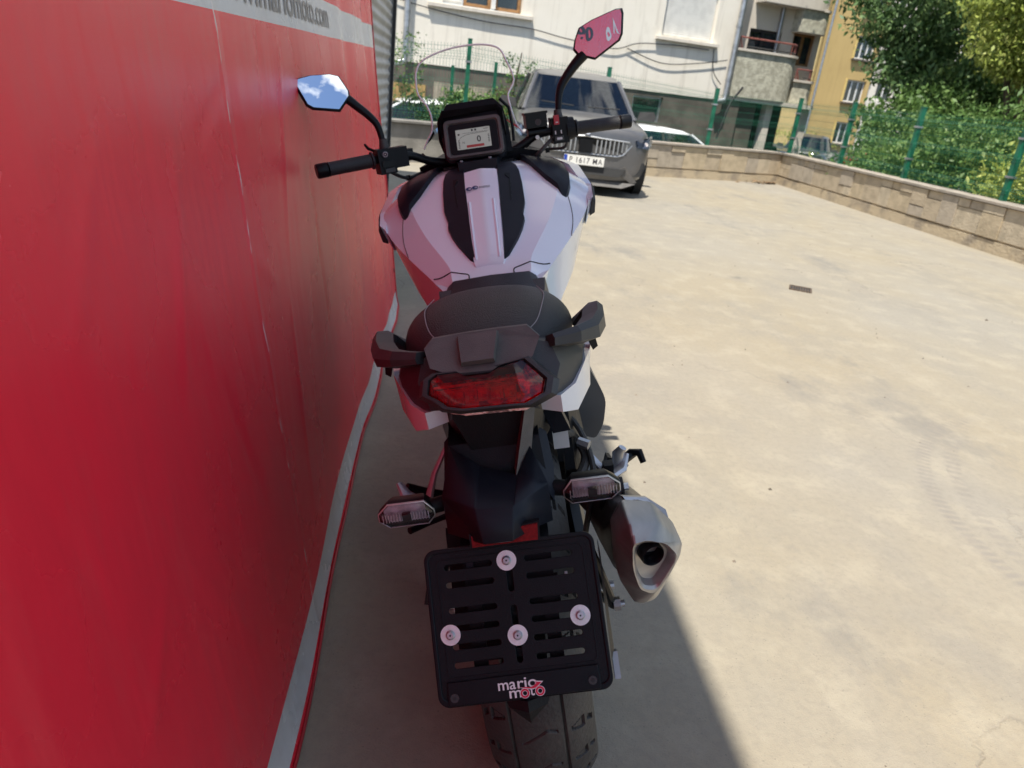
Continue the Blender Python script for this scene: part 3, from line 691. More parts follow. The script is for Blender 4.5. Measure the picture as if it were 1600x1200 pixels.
# ---- foliage
def leaves(C, n, spread, size, droop=.3, seed=1, aspect=2.2):
    """rhombic leaves scattered about clump centres C; returns verts, quads, tone per leaf"""
    g = np.random.default_rng(seed); C = np.asarray(C, float); idx = g.integers(0, len(C), n)
    P = C[idx] + g.normal(0, 1, (n, 3)) * np.asarray(spread) * .55
    a = g.normal(0, 1, (n, 3)); a[:, 2] -= droop * 2; a /= np.linalg.norm(a, axis=1)[:, None]
    b = np.cross(a, g.normal(0, 1, (n, 3))); b /= np.linalg.norm(b, axis=1)[:, None]
    s = size * g.uniform(.6, 1.35, n)[:, None]; nrm = np.cross(a, b)
    V = np.stack([P - a * s * .5, P + b * s * .5 / aspect + nrm * s * .06, P + a * s * .5, P - b * s * .5 / aspect + nrm * s * .06], 1).reshape(-1, 3)
    tone = np.clip(g.normal(.42, .18, n) + g.normal(0, .14, len(C))[idx], 0, 1)
    return V, np.arange(4 * n).reshape(-1, 4), tone
def crown_clumps(c, rad, n, seed, shell=.55, zmin=-9):
    g = np.random.default_rng(seed); out = []
    while len(out) < n:
        d = g.normal(0, 1, 3); d /= np.linalg.norm(d); r = shell + (1 - shell) * g.random() ** .6
        wob = 1 + .22 * sin(3.1 * d[0] + 2 * d[2] + seed) + .15 * sin(5.3 * d[1] - 3 * d[2])
        p = np.array(c) + d * np.array(rad) * r * wob
        if p[2] > zmin: out.append(p)
    return np.array(out)
def tree(name, base, h, c, rad, m, nleaf, ncl, size, label, cat='tree', seed=1, droop=.5, trunk=.16, spread=(.45, .45, .28), group=None, limbs=7, shell=.5):
    root = empty(name, base, label=label, cat=cat, group=group); o = np.array(base); g = random.Random(seed)
    c = np.array(c) - o; cl = crown_clumps(c, rad, ncl, seed, shell)
    V, Fc, tn = leaves(cl, nleaf, spread, size, droop, seed)
    cr_ = from_arrays('crown', V, Fc, m, root, tone=tn); cr_['kind'] = 'stuff'
    top = Vector((c[0], c[1], c[2])); bm = bmesh.new()
    P = curve_pts([(0, 0, -.05), (g.uniform(-.1, .1) * h * .1, .05, h * .3), (top.x * .6, top.y * .6, top.z * .65), tuple(top * 1.0)], 4)
    tube(P, [trunk * (1 - .75 * k / (len(P) - 1)) for k in range(len(P))], 9, bm)
    tr = obj('trunk', bm, bark, root, smooth=True)
    for k in range(limbs):
        q = Vector(cl[g.randrange(len(cl))]); st = P[int(len(P) * g.uniform(.35, .85))]; mid = (st + q) / 2 + Vector((0, 0, .12 * h * .3))
        obj('limb', tube(curve_pts([st, mid, q], 4), [trunk * .4 * (1 - .09 * i) for i in range(9)], 6), bark, tr, smooth=True)
    return root
tree('broadleaf_tree', (13.7, 18.6, -.75), 7, (13.15, 18.4, 4.2), (3.2, 3.0, 3.4), leaf_dark, 80000, 620, .15, 'big dark green tree in front of the ochre tower', seed=3, spread=(.55, .55, .22))
tree('yellow_green_tree', (9.6, 12.6, -.75), 5, (9.75, 12.4, 3.45), (1.75, 1.6, 1.75), leaf_lime, 36000, 300, .095, 'sunlit yellow-green tree at the right edge behind the fence', seed=8, spread=(.34, .34, .17))
tree('broadleaf_tree', (18.5, 19.5, -.75), 8, (18.3, 19.2, 5.0), (4.4, 4.0, 4.2), leaf_dark, 26000, 300, .2, 'dark tree filling the top right corner behind the yellow-green tree', seed=13, spread=(.7, .7, .35))
tree('broadleaf_tree', (11.5, 17.6, -.75), 3, (11.25, 17.2, 1.35), (1.35, 1.2, 1.25), leaf_mid, 14000, 130, .12, 'mid green bushy small tree under the left side of the big dark tree', seed=17, spread=(.35, .35, .2), limbs=4, trunk=.07)
shr = [((8.2, 13.6), .42, (1.0, .9, .75), leaf_mid, 'loose green shrub nearest the wall corner, partly hiding the red car'),
       ((7.9, 11.8), .65, (.95, .95, .95), leaf_mid, 'dark green shrub with pale flowers behind the right-hand fence'),
       ((8.3, 10.3), .75, (1.0, 1.0, 1.0), leaf_mid, 'tall bright green shrub between the two nearest full fence posts'),
       ((7.7, 9.0), .45, (.8, .9, .8), leaf_lime, 'light green shrub left of the nearest fence post'),
       ((8.0, 7.6), .65, (.85, 1.1, .95), leaf_mid, 'shrub at the right edge of the view behind the fence'),
       ((9.6, 15.2), .50, (1.3, 1.0, .8), leaf_dark, 'low dark shrub between the wall corner and the parked red car')]
for i, ((x, y), z, rd, m, lb) in enumerate(shr):
    tree('shrub', (x, y, -.75), 1.2, (x, y, z), rd, m, 8500, 90, .085, lb, 'shrub', seed=30 + i, droop=.1, trunk=.03, spread=(.28, .28, .22), group='shrubs behind the right-hand fence', limbs=4, shell=.2)
g = np.random.default_rng(5)
cl = [(x, y, z) for x, y, z in zip(g.uniform(-.9, -.45, 26), g.uniform(11.6, 12.1, 26), g.uniform(.7, 1.65, 26))]
V, Fc, tn = leaves(cl, 520, (.13, .1, .16), .05, .2, 4); o = from_arrays('climbing_vine', V, Fc, leaf_mid, None, tone=tn); tagit(o, 'thin green vine climbing the fence beside the metal hall corner', 'vine')
cl = [(x, 12.4 + .35 * x, z) for x, z in zip(g.uniform(.0, 1.35, 40), g.uniform(.55, .98, 40))]
V, Fc, tn = leaves(cl, 3200, (.18, .12, .14), .075, .2, 6); o = from_arrays('hedge_plant', V, Fc, leaf_mid, None, tone=tn); tagit(o, 'low leafy bush behind the fence seen through the windscreen', 'bush')
cl = [(x, 12.35 + .35 * x, z) for x, z in zip(g.uniform(-.6, .1, 22), g.uniform(.5, .85, 22))]
V, Fc, tn = leaves(cl, 1300, (.14, .1, .12), .065, .2, 9); o = from_arrays('hedge_plant', V, Fc, leaf_dark, None, tone=tn); tagit(o, 'small dark green bush hanging over the roof of the left white car', 'bush')
sp_ = empty('sapling', (.95, 13.0, -.75), label='thin sapling with sparse leaves right of the green posts', cat='tree')
obj('trunk', tube([(0, 0, 0), (.02, 0, 1.2), (.10, 0, 2.0), (.16, 0, 2.45)], [.03, .026, .018, .008], 7), bark, sp_, smooth=True)
cl = [(.1 + a, b_, 1.6 + c_) for a, b_, c_ in zip(g.normal(0, .22, 22), g.normal(0, .15, 22), g.uniform(-.2, .75, 22))]
V, Fc, tn = leaves(cl, 800, (.12, .1, .1), .06, .3, 7); o = from_arrays('crown', V, Fc, leaf_mid, sp_, tone=tn); o['kind'] = 'stuff'
for i, (x, y, zz, lb) in enumerate([(10.1, 24.5, -.45, 'tuft of yellow-green weeds beyond the low back wall under the loggia'), (18.0, 38.0, -.2, 'weeds growing at the foot of the ochre tower')]):
    cl = [(x + a, y + b_, zz + c_) for a, b_, c_ in zip(g.normal(0, .9, 30), g.normal(0, .4, 30), g.uniform(0, .6, 30))]
    V, Fc, tn = leaves(cl, 1800, (.3, .3, .2), .12, -.2, 50 + i); o = from_arrays('weeds', V, Fc, leaf_lime, None, tone=tn); tagit(o, lb, 'weeds', kind='stuff')
# leaf litter in the wall corner
V, Fc = [], []
for k in range(70):
    t = abs(g.normal(0, .35)); a = np.array([CX - .12 - t * .95 * g.uniform(.6, 1.3), CY - .18 - t * .42 - abs(g.normal(0, .05)), .008 + g.random() * .03]); s = g.uniform(.02, .07); ang = g.uniform(0, 6.3)
    ux = np.array([cos(ang), sin(ang), g.uniform(-.4, .4)]) * s; vx = np.array([-sin(ang), cos(ang), g.uniform(-.3, .5)]) * s * .5
    i = len(V); V += [a - ux, a + vx, a + ux, a - vx]; Fc.append((i, i + 1, i + 2, i + 3))
V = np.array(V); V[:, 2] = np.maximum(V[:, 2], .003)
tagit(from_arrays('leaf_litter', V, Fc, leaf_dry), 'small heap of dry leaves swept into the corner of the low walls', 'litter', kind='stuff')
# iron drain cover
dr = empty('drain_cover', (2.84, 5.43, 0), radians(-25), label='small rusty iron drain cover set in the concrete yard', cat='drain')
rust = mat('rusty_iron', (.12, .085, .06), .7, .4, var=.3, vs=40)
obj('frame', filled([rrect(-.085, -.08, .085, .08, .01), rrect(-.072, -.068, .072, .068, .008)], .008, Matrix.Translation((0, 0, .004)), 'frame_t', rust, None).data and bmesh.new(), rust, dr)
for o in list(dr.children): bpy.data.objects.remove(o)
fr_ = bpy.data.objects['frame_t']; fr_.name = 'frame'; fr_.parent = dr
obj('grate_base', box_bm(0, 0, .002, .144, .136, .003), dark_trim, dr)
for k in range(7): obj('grate_bar', box_bm(-.057 + k * .019, 0, .005, .008, .134, .004), rust, dr)
# a few crumbs and pebbles on the slab
V, Fc = [], []
for k in range(260):
    x, y = g.uniform(.0, 6.2), g.uniform(.9, 11); s = g.uniform(.002, .006) * (1 + (g.random() > .95))
    i = len(V); V += [(x - s, y - s, .0), (x + s, y - s * .7, 0), (x + s * .8, y + s, 0), (x - s * .9, y + s * .8, 0), (x, y, s * 1.2)]
    Fc += [(i, i + 1, i + 4), (i + 1, i + 2, i + 4), (i + 2, i + 3, i + 4), (i + 3, i, i + 4)]
tagit(from_arrays('grit', V, Fc, mat('dark_grit', (.16, .13, .10), .9, var=.4)), 'scattered grit on the concrete', 'grit', kind='stuff')

# ---- cars
def wheel(parent, x, y, r, w, side, m_rim):
    wh = obj('wheel', tube([(x - w / 2, y, r), (x - w / 2 + .02, y, r), (x + w / 2 - .02, y, r), (x + w / 2, y, r)], [r - .03, r, r, r - .03], 28), rubber, parent, smooth=True, ang=50)
    xo = x + side * (w / 2 + .004)
    obj('rim', disc((xo - side * .02, y, r), (side, 0, 0), r * .66, .02, seg=24), dark_trim, wh)
    bm = bmesh.new()
    for k in range(5):
        M_ = Matrix.Translation((xo, y, r)) @ Matrix.Rotation(2 * pi * k / 5, 4, 'X'); box_bm(0, 0, r * .33, .02, .07, r * .62, bm, M_)
    disc((xo - side * .01, y, r), (side, 0, 0), r * .16, .02, bm, 16)
    obj('spokes', bm, m_rim, wh)
    return wh
def car(name, loc, rz, paint, label, L_=4.4, Wd=1.84, H=1.62, suv=False, group=None, z=0., detail=True):
    root = empty(name, (loc[0], loc[1], z), rz, label=label, cat='car', group=group)
    w = Wd / 2; k = H / 1.64
    def sec(y, ww, zb, zt, zm=None, crown=.03):
        if suv: zb -= .09
        zm = zm or (zb + zt) / 2; h = [(0, zb), (ww * .80, zb), (ww * .97, zb + .12), (ww, zm), (ww * .975, zt - .14), (ww * .88, zt - .015), (ww * .5, zt + crown), (0, zt + crown * 1.3)]
        f = [(x, y, z_) for x, z_ in h]; return f + [(-x, y, z_) for x, z_ in h[-2:0:-1]]
    secs = [sec(0, w * .66, .34, .74, .56, .01), sec(.035, w * .80, .27, .84, .55, .02), sec(.13, w * .92, .24, .93 * k, .6), sec(.36, w * .98, .24, .985 * k, .62), sec(.95, w, .24, 1.03 * k, .65), sec(1.3, w, .24, 1.06 * k, .66, .02),
            sec(L_ * .5, w * .99, .24, 1.05 * k, .66, .01), sec(L_ - .75, w, .24, 1.07 * k, .68, .01), sec(L_ - .15, w * .93, .28, 1.02 * k, .68), sec(L_, w * .78, .38, .92 * k, .66)]
    body = obj('body', loft(secs), paint, root, smooth=True, ang=60)
    md = body.modifiers.new('s', 'SUBSURF'); md.levels = 1; md.render_levels = 2
    # greenhouse: rings of 12
    def ring(z_, yf, yr, ww, wr, bow):
        return [(0, yf - bow, z_), (ww * .62, yf - bow * .75, z_), (ww * .93, yf + .05, z_), (ww, yf + .22, z_), (ww * 1.02, (yf + yr) / 2, z_), (wr, yr - .25, z_), (wr * .9, yr - .03, z_), (0, yr + .03, z_)]
    def full(r): return r + [(-x, y, z_) for x, y, z_ in r[-2:0:-1]]
    za, zb_, zc, zd = 1.0 * k, 1.53 * k, 1.60 * k, H
    R1 = full(ring(za, 1.02, L_ - .35, w * .90, w * .84, .12)); R2 = full(ring(zb_, 1.78, L_ - .95, w * .70, w * .64, .07)); R3 = full(ring(zc, 1.98, L_ - 1.1, w * .64, w * .58, .04)); R4 = full(ring(zd, 2.35, L_ - 1.5, w * .42, w * .38, .01))
    cab = obj('cabin_glass', loft([R1, R2], cap=False), car_glass, root, smooth=True, ang=30)
    bm = loft([R2, R3, R4]); roof = obj('roof', bm, paint, root, smooth=True, ang=60)
    # pillars along the ring lines
    for i in (2, 4, 6):
        for s in (1, -1):
            a = Vector(R1[i]); b_ = Vector(R2[i]); a.x *= s; b_.x *= s; wd = .035
            obj('pillar', tube([a, (a + b_) / 2 + Vector((s * .006, 0, 0)), b_], wd, 6), paint if i != 4 else dark_trim, root, smooth=True)
    for s in (1, -1):
        bx_ = s * w * .86; ms = obj('door_mirror', prism([(s * w * .93, 1.32, 1.02 * k), (s * (w + .18), 1.30, 1.02 * k), (s * (w + .20), 1.32, 1.10 * k), (s * (w + .16), 1.34, 1.17 * k), (s * w * .97, 1.36, 1.15 * k)], (0, .12, 0), scale=.9), dark_trim, root, bevel=.015)
    for y_ in (.86, L_ - .82):
        for s in (1, -1): wheel(root, s * (w - .125), y_, .335, .23, s, galv)
        for s in (1, -1):
            obj('wheel_arch', tube([(s * (w - .10), y_, .335), (s * (w + .004), y_, .335)], .385, 24), dark_trim, root)
    obj('interior', box_bm(0, (1.6 + L_ - 1) / 2, .95 * k, w * 1.5, L_ - 2.8, .22), dark_trim, root)
    if detail:
        for x in (-.38, .38):
            obj('headrest', box_bm(x, 2.3, 1.22, .26, .10, .34), dark_trim, root, bevel=.03)
        st = tube([(.38 + .18 * cos(t), 1.72 + .06 * sin(t), 1.12 + .17 * sin(t)) for t in np.linspace(0, 2 * pi, 24)], .014, 6); obj('steering_wheel', st, grey_pl, root, smooth=True)
    if suv:
        # frontal details, all on or just proud of the nose
        n0 = len(root.children_recursive); before = set(root.children)
        gp = [(-.56, .835), (-.60, .80), (-.50, .675), (-.42, .648), (.42, .648), (.50, .675), (.60, .80), (.56, .835), (.2, .850), (0, .862), (-.2, .850)]
        def nose(x, off=0): return .02 + .16 * abs(x / w) ** 2.4 - off
        gr = obj('grille', prism([(x, nose(x, .0) - .012, z_) for x, z_ in gp], (0, .10, 0)), dark_trim, root)
        P = [(x, nose(x) - .016, z_) for x, z_ in gp]; P.append(P[0])
        obj('grille_surround', tube(P, .011, 6), galv, gr, smooth=True)
        for i in range(20):
            x = -.53 + i * 1.06 / 19
            if abs(x) < .09: continue
            zt = .835 if abs(x) < .5 else .81; zb2 = .665 if abs(x) < .44 else .70
            obj('grille_slat', box_bm(x, nose(x) - .020, (zt + zb2) / 2, .016, .03, zt - zb2 - .01), galv, gr, bevel=.003, seg=1)
        obj('radar_cover', box_bm(0, .0, .745, .17, .03, .16), blk_gloss, gr, bevel=.006)
        obj('bonnet_badge', disc((0, -.012, .915), (0, -1, .35), .038, .008, seg=18), alum2, root)
        for s in (1, -1):
            hl = obj('headlight', prism([(s * .63, .055, .835), (s * .84, .20, .885), (s * .90, .36, .90), (s * .895, .30, .80), (s * .83, .13, .745), (s * .66, .05, .765)], (0, .05, 0)), mat('lamp_inner', (.55, .58, .60), .15, .6) if s == 1 else bpy.data.materials['lamp_inner'], root, bevel=.006)
            obj('lamp_cover', prism([(s * .63, .045, .838), (s * .84, .19, .888), (s * .905, .35, .903), (s * .90, .29, .797), (s * .835, .12, .742), (s * .66, .04, .762)], (0, .004, 0)), lens_clear, hl)
            for xx in (.70, .79): obj('lamp_reflector', disc((s * xx, nose(xx) + .0, .80), (0, -1, 0), .028, .012, seg=14), lamp_chrome, hl)
            obj('fog_recess', prism([(s * .55, .045, .52), (s * .80, .115, .60), (s * .84, .15, .56), (s * .78, .11, .42), (s * .60, .055, .42)], (0, .03, 0)), dark_trim, root)
            obj('bumper_blade', prism([(s * .42, .01, .475), (s * .55, .035, .54), (s * .74, .085, .35), (s * .66, .06, .33)], (0, .04, 0)), grey_pl, root, bevel=.008)
        obj('lower_intake', prism([(-.56, .015, .50), (.56, .015, .50), (.48, .0, .40), (-.48, .0, .40)], (0, .05, 0)), dark_trim, root)
        obj('skid_plate', prism([(-.72, .06, .33), (.72, .06, .33), (.55, .02, .265), (-.55, .02, .265)], (0, .08, 0)), grey_pl, root, bevel=.01)
        obj('underbody', box_bm(0, L_ / 2, .22, Wd * .82, L_ - .4, .12), dark_trim, root)
        pl_ = obj('number_plate', box_bm(0, -.022, .565, .52, .012, .112), white_pvc, root, bevel=.003, seg=1)
        obj('blue_band', box_bm(-.238, -.0292, .565, .040, .003, .104), mat('plate_blue', (.01, .05, .35), .5), pl_)
        text_mesh("P 1617 MA", .098, frame_m((.022, -.0295, .532), (1, 0, 0), (0, 0, 1)), 'registration', print_dark, pl_, width=.425, align='CENTER', bold=.0002, spacing=1.15)
        split_islands([c_ for c_ in pl_.children if c_.name.startswith('registration')][0], 'registration_letter')
        for o_ in root.children:
            if o_ not in before and o_.name.split('.')[0] != 'underbody': o_.location.y -= .035; o_.location.z -= .135 if o_.name.split('.')[0] != 'headlight' else .11
        for s in (1, -1):
            obj('wiper', tube([(s * .1, 1.02, 1.045), (s * .55, 1.06, 1.06)], .008, 5), dark_trim, root)
    return root
#CARS
car('parked_suv', (1.76, 9.72), radians(-2.5), suv_paint, 'dusty dark grey car parked facing the camera behind the motorcycle', L_=4.45, Wd=1.86, H=1.505, suv=True)
car('parked_car', (-2.9, 17.6), radians(-82), white_car, 'white hatchback beyond the grey wall seen left of the motorcycle dash', L_=4.2, Wd=1.75, H=1.45, z=-.75)
car('parked_car', (6.9, 17.0), radians(98), white_car, 'white car beyond the wall whose roof shows right of the grey car', L_=4.2, Wd=1.75, H=1.47, z=-.75)
car('parked_car', (11.6, 25.2), radians(100), silver_car, 'silver car parked in the shade under the loggia', L_=4.3, Wd=1.76, H=1.45, z=-.75)
car('parked_car', (12.6, 26.5), radians(-30), dark_car, 'dark car parked left of the red car', L_=4.3, Wd=1.76, H=1.42, z=-.75)
car('parked_car', (14.6, 26.6), radians(-75), red_car, 'red car half hidden by the shrubs at the wall corner', L_=4.3, Wd=1.76, H=1.45, z=-.75)

# ================================================================== MOTORCYCLE (own frame: x right, y forward, z up)
bike = bpy.data.objects.new('motorcycle', None); link(bike)
tagit(bike, 'pearl white motorcycle leaning on its side stand in the shade of the red banner', 'motorcycle')
yaw_, lean_ = radians(-3.0), radians(14)
bike.matrix_world = Matrix.Translation((.31, 1.19, 0)) @ Matrix.Rotation(yaw_, 4, 'Z') @ Matrix.Rotation(-lean_, 4, 'Y')
BM_ = bike.matrix_world.copy()
def mir(pts): return [(-x, y, z) for x, y, z in pts]
def symloft(secs, name, m, parent=bike, **k):
    """sections given as the right half from the centre line outwards and round; mirrored"""
    full = [[(x, y, z) for x, z in h] + [(-x, y, z) for x, z in h[::-1] if x > 1e-6] for y, h in secs]
    return obj(name, loft(full), m, parent, **k)
def both(fn):
    for s in (1, -1): fn(s)
def P_(s, *pts): return [(s * x, y, z) for x, y, z in pts]

# ---------------- wheels
def tyre(name, cy, R_, wdt, treads, nth, nu):
    """torus-like tyre with real grooves pressed into a fine mesh"""
    hw = wdt / 2; ang = radians(62); rc = hw / sin(ang); u = np.linspace(-1, 1, nu); th = np.linspace(0, 2 * pi, nth, endpoint=False)
    U, T = np.meshgrid(u, th); a = U * ang; rr = R_ - rc + rc * np.cos(a); xx = rc * np.sin(a)
    arc = T * R_; su = a * rc; dep = np.zeros_like(U)
    def band(d, w): return np.clip((w - np.abs(d)) / .0016, 0, 1)
    if treads:
        for c in (.040, -.044):
            wob = .0012 * np.sin(arc * 14)
            dep = np.maximum(dep, band(su - c - wob, .0030))
        per = 2 * pi * R_ / round(2 * pi * R_ / .078); q = (arc % per); q2 = ((arc + per * .5) % per)
        # lightning grooves across the centre band, alternately handed
        x = su; line = per * .62 - (x + .028) * .62 + np.where(x > .012, (x - .012) * 1.0, 0); wgrow = .0014 + .035 * np.clip(x + .028, 0, .045)
        dep = np.maximum(dep, np.where((x > -.028) & (x < .029), band(q - line, wgrow), 0))
        for s, qq in ((1, q), (-1, q2)):
            x = su * s; x0, x1 = .053, .079; yy = qq - per * .5
            hh = .004 + (x - x0) * .34; out = (x > x0) & (x < x1) & (np.abs(yy) < hh); inn = (x > x0 + .003) & (x < x1 - .0045) & (np.abs(yy) < hh - .0028)
            dep = np.maximum(dep, np.where(out & ~inn, 1, 0)); dep = np.maximum(dep, np.where(out & inn, .3, 0))
            m = (x > .086) & (x < .100) & (np.abs(yy - .004 - (x - .09) * .8) < .006); dep = np.maximum(dep, np.where(m, 1, 0))
    rr = rr - dep * .0055 * np.cos(a); xx = xx - dep * .0055 * np.sin(a)
    side_r = np.array([R_ - rc + rc * cos(ang) - .02, R_ - .085]); side_x = np.array([hw * .99, hw * .72])
    X = np.concatenate([np.tile(-side_x[::-1], (nth, 1)), xx, np.tile(side_x, (nth, 1))], 1)
    Rr = np.concatenate([np.tile(side_r[::-1], (nth, 1)), rr, np.tile(side_r, (nth, 1))], 1); Tt = np.tile(th[:, None], (1, X.shape[1]))
    V = np.stack([X, cy + Rr * np.cos(Tt), R_ + Rr * np.sin(Tt)], -1); nc = X.shape[1]
    i, j = np.meshgrid(np.arange(nth), np.arange(nc - 1), indexing='ij'); i2 = (i + 1) % nth
    Fc = np.stack([i * nc + j, i * nc + j + 1, i2 * nc + j + 1, i2 * nc + j], -1).reshape(-1, 4)
    return V.reshape(-1, 3), Fc
V, Fc = tyre('t', -.035, .335, .178, True, 1150, 130)
rw = from_arrays('rear_wheel', V, Fc, rubber, bike, smooth=True, ang=50); rw['label'] = 'rear wheel with grooved black road tyre'
def rim(parent, cy, R_, w):
    bm = bmesh.new()
    tube([(-w / 2, cy, R_), (w / 2, cy, R_)], R_ - .09, 36, bm, cap=False)
    tube([(-w / 2 * .9, cy, R_), (w / 2 * .9, cy, R_)], R_ - .105, 36, bm, cap=False)
    tube([(-w / 2, cy, R_), (-w / 2 + .012, cy, R_)], [R_ - .085, R_ - .107], 36, bm, cap=False); tube([(w / 2 - .012, cy, R_), (w / 2, cy, R_)], [R_ - .107, R_ - .085], 36, bm, cap=False)
    for k in range(10):
        M_ = Matrix.Translation((0, cy, R_)) @ Matrix.Rotation(2 * pi * k / 10 + .06 * (k % 2), 4, 'X'); box_bm(0, 0, (R_ - .1) * .5, .035, .016, R_ - .1, bm, M_)
    disc((-.05, cy, R_), (1, 0, 0), .05, .10, bm, 20)
    obj('rim', bm, blk_gloss, parent)
    obj('brake_disc', disc((w / 2 + .012, cy, R_), (1, 0, 0), .12, .005, seg=36), alum2, parent)
    obj('axle', tube([(-.15, cy, R_), (.15, cy, R_)], .012, 10), alum2, parent)
rim(rw, -.035, .335, .12)
V, Fc = tyre('t', 0, .305, .122, False, 160, 24)
fw = from_arrays('front_wheel', V, Fc, rubber, bike, smooth=True); rim(fw, 0, .305, .09); fw.matrix_local = Matrix.Translation((0, 1.535, 0)) @ Matrix.Rotation(radians(12), 4, 'Z')

# ---------------- frame, engine and running gear
sa = obj('swingarm', tube([(-.105, .0, .315), (-.10, .25, .35), (-.07, .52, .40)], [.026, .032, .04], 8, flat=1.3), blk_gloss, bike, smooth=True)
obj('swingarm_beam', tube([(.112, -.02, .315), (.105, .25, .35), (.07, .52, .40)], [.026, .032, .04], 8, flat=1.3), blk_gloss, sa, smooth=True)
obj('chain_guard', box_bm(-.118, .22, .44, .03, .46, .05), blk, sa, bevel=.008)
obj('chain', tube([(-.118, 0, .42), (-.118, .5, .44), (-.118, .5, .35), (-.118, 0, .22)], .010, 6), galv, sa)
for s, z in ((1, .315), (-1, .315)):
    obj('axle_nut', disc((s * .135, 0, z), (s, 0, 0), .020, .018, seg=6), alum2, sa); obj('axle_end', disc((s * .150, 0, z), (s, 0, 0), .010, .018, seg=12), alum2, sa)
symloft([(.42, [(0, .78), (.10, .76), (.155, .62), (.16, .42), (.10, .22), (0, .20)]), (.62, [(0, .82), (.12, .80), (.19, .62), (.20, .42), (.12, .18), (0, .16)]), (.92, [(0, .80), (.12, .78), (.19, .60), (.18, .40), (.10, .20), (0, .18)]), (1.05, [(0, .70), (.08, .68), (.12, .55), (.11, .42), (.06, .3), (0, .28)])], 'engine', blk_gloss, bevel=.02)
obj('clutch_cover', disc((.19, .72, .42), (1, 0, 0), .095, .035, seg=28, r2=.08), alum2, bike, bevel=.006)
obj('frame_tubes', tube([(0, -.10, .80), (0, .2, .80), (0, .5, .80), (0, .95, .95), (0, 1.08, 1.0)], .055, 8), blk, bike, smooth=True)
symloft([(-.20, [(0, .82), (.055, .815), (.05, .74), (.03, .72), (0, .715)]), (.05, [(0, .84), (.075, .83), (.085, .66), (.05, .60), (0, .58)]), (.35, [(0, .82), (.10, .80), (.12, .64), (.07, .50), (0, .48)]), (.46, [(0, .80), (.12, .78), (.14, .6), (.08, .45), (0, .42)])], 'battery_box', blk, bevel=.01)
symloft([(.03, [(0, .60), (.10, .59), (.10, .50), (0, .46)]), (.36, [(0, .60), (.12, .58), (.13, .42), (0, .38)])], 'mud_guard', blk, bevel=.01)
obj('shock_absorber', tube([(0.02, .30, .62), (0.02, .38, .38)], .035, 12), blk_gloss, bike, smooth=True)
# rear hugger fender: narrow plate ending in a point behind the tyre
hg = bmesh.new()
loft([[(-.034, -.385, .52), (-.002, -.398, .525), (.030, -.385, .52), (.028, -.375, .52), (-.002, -.385, .52), (-.032, -.375, .52)],
      [(-.034, -.440, .500), (-.002, -.456, .503), (.030, -.440, .500), (.028, -.430, .50), (-.002, -.444, .50), (-.032, -.430, .50)],
      [(-.028, -.448, .488), (-.002, -.462, .490), (.024, -.448, .488), (.023, -.440, .488), (-.002, -.452, .488), (-.026, -.440, .488)],
      [(-.006, -.452, .468), (-.002, -.458, .466), (.002, -.452, .468), (.002, -.448, .468), (-.002, -.452, .466), (-.006, -.448, .468)]], hg)
obj('mudflap', hg, blk, bike, bevel=.001, ang=15)
obj('inner_guard', prism([(-.098, -.27, .66), (.03, -.27, .66), (.03, -.36, .50), (-.098, -.36, .50)], (0, .01, .004)), blk, bike, bevel=.004)
# forks, front fender, headlamp fairing (seen from other sides)
def fork(s):
    f = obj('fork_leg', tube([(s * .105, 1.535, .305), (s * .105, 1.40, .58), (s * .105, 1.10, 1.06)], [.03, .028, .022], 12), blk_gloss, bike, smooth=True)
both(fork)
symloft([(1.25, [(0, .66), (.06, .65), (.075, .58), (.07, .55), (0, .60)]), (1.50, [(0, .68), (.065, .665), (.08, .60), (.075, .56), (0, .64)]), (1.78, [(0, .56), (.05, .55), (.06, .50), (.055, .48), (0, .53)]), (1.85, [(0, .46), (.03, .45), (.035, .42), (.03, .41), (0, .44)])], 'front_fender', pearl, bevel=.006)
nosef = symloft([(1.00, [(0, 1.08), (.12, 1.07), (.17, 1.0), (.15, .86), (.09, .78), (0, .76)]), (1.18, [(0, 1.10), (.10, 1.09), (.16, 1.0), (.14, .86), (.08, .78), (0, .76)]), (1.36, [(0, 1.0), (.07, .99), (.12, .93), (.10, .84), (.06, .80), (0, .79)]), (1.44, [(0, .93), (.05, .925), (.08, .90), (.07, .85), (.04, .83), (0, .82)])], 'front_fairing', pearl, bevel=.012)
obj('headlight', prism([(-.075, 1.442, .905), (.075, 1.442, .905), (.06, 1.442, .85), (0, 1.442, .835), (-.06, 1.442, .85)], (0, .012, 0)), bpy.data.materials['lamp_inner'], nosef, bevel=.004)
# lower side covers below the tank (white, then dark radiator shroud)
def sidecov(s):
    o = obj('side_cover', prism(P_(s, (.108, .40, .85), (.138, .50, .85), (.190, .62, .87), (.222, .76, .84), (.185, .80, .72), (.138, .60, .67), (.112, .44, .74)), (-s * .03, 0, 0)), pearl, bike, bevel=.008, ang=15)
    obj('knee_cover', prism(P_(s, (.100, .20, .82), (.118, .38, .86), (.135, .46, .74), (.120, .34, .62), (.095, .20, .66)), (-s * .04, 0, 0)), dgrey_pl, bike, bevel=.008)
both(sidecov)
sp1 = prism(soften([(.160, .25, .72), (.178, .25, .70), (.216, .27, .60), (.206, .28, .535), (.185, .28, .50), (.150, .27, .52)]), (-.02, .22, .03)); obj('crankcase_cover', sp1, mat('blue_grey_cover', (.045, .055, .070), .4), bike, bevel=.004, seg=2)
obj('exhaust_pipe', tube(curve_pts([(.14, .55, .30), (.15, .35, .40), (.135, .16, .52), (.135, .05, .52), (.17, -.02, .50)], 5), .030, 12), muf_m, bike, smooth=True)
obj('heel_guard', prism([(.118, .02, .72), (.135, .10, .74), (.150, .14, .60), (.135, .02, .56), (.118, -.02, .60)], (-.018, 0, 0)), blk, bike, bevel=.006)

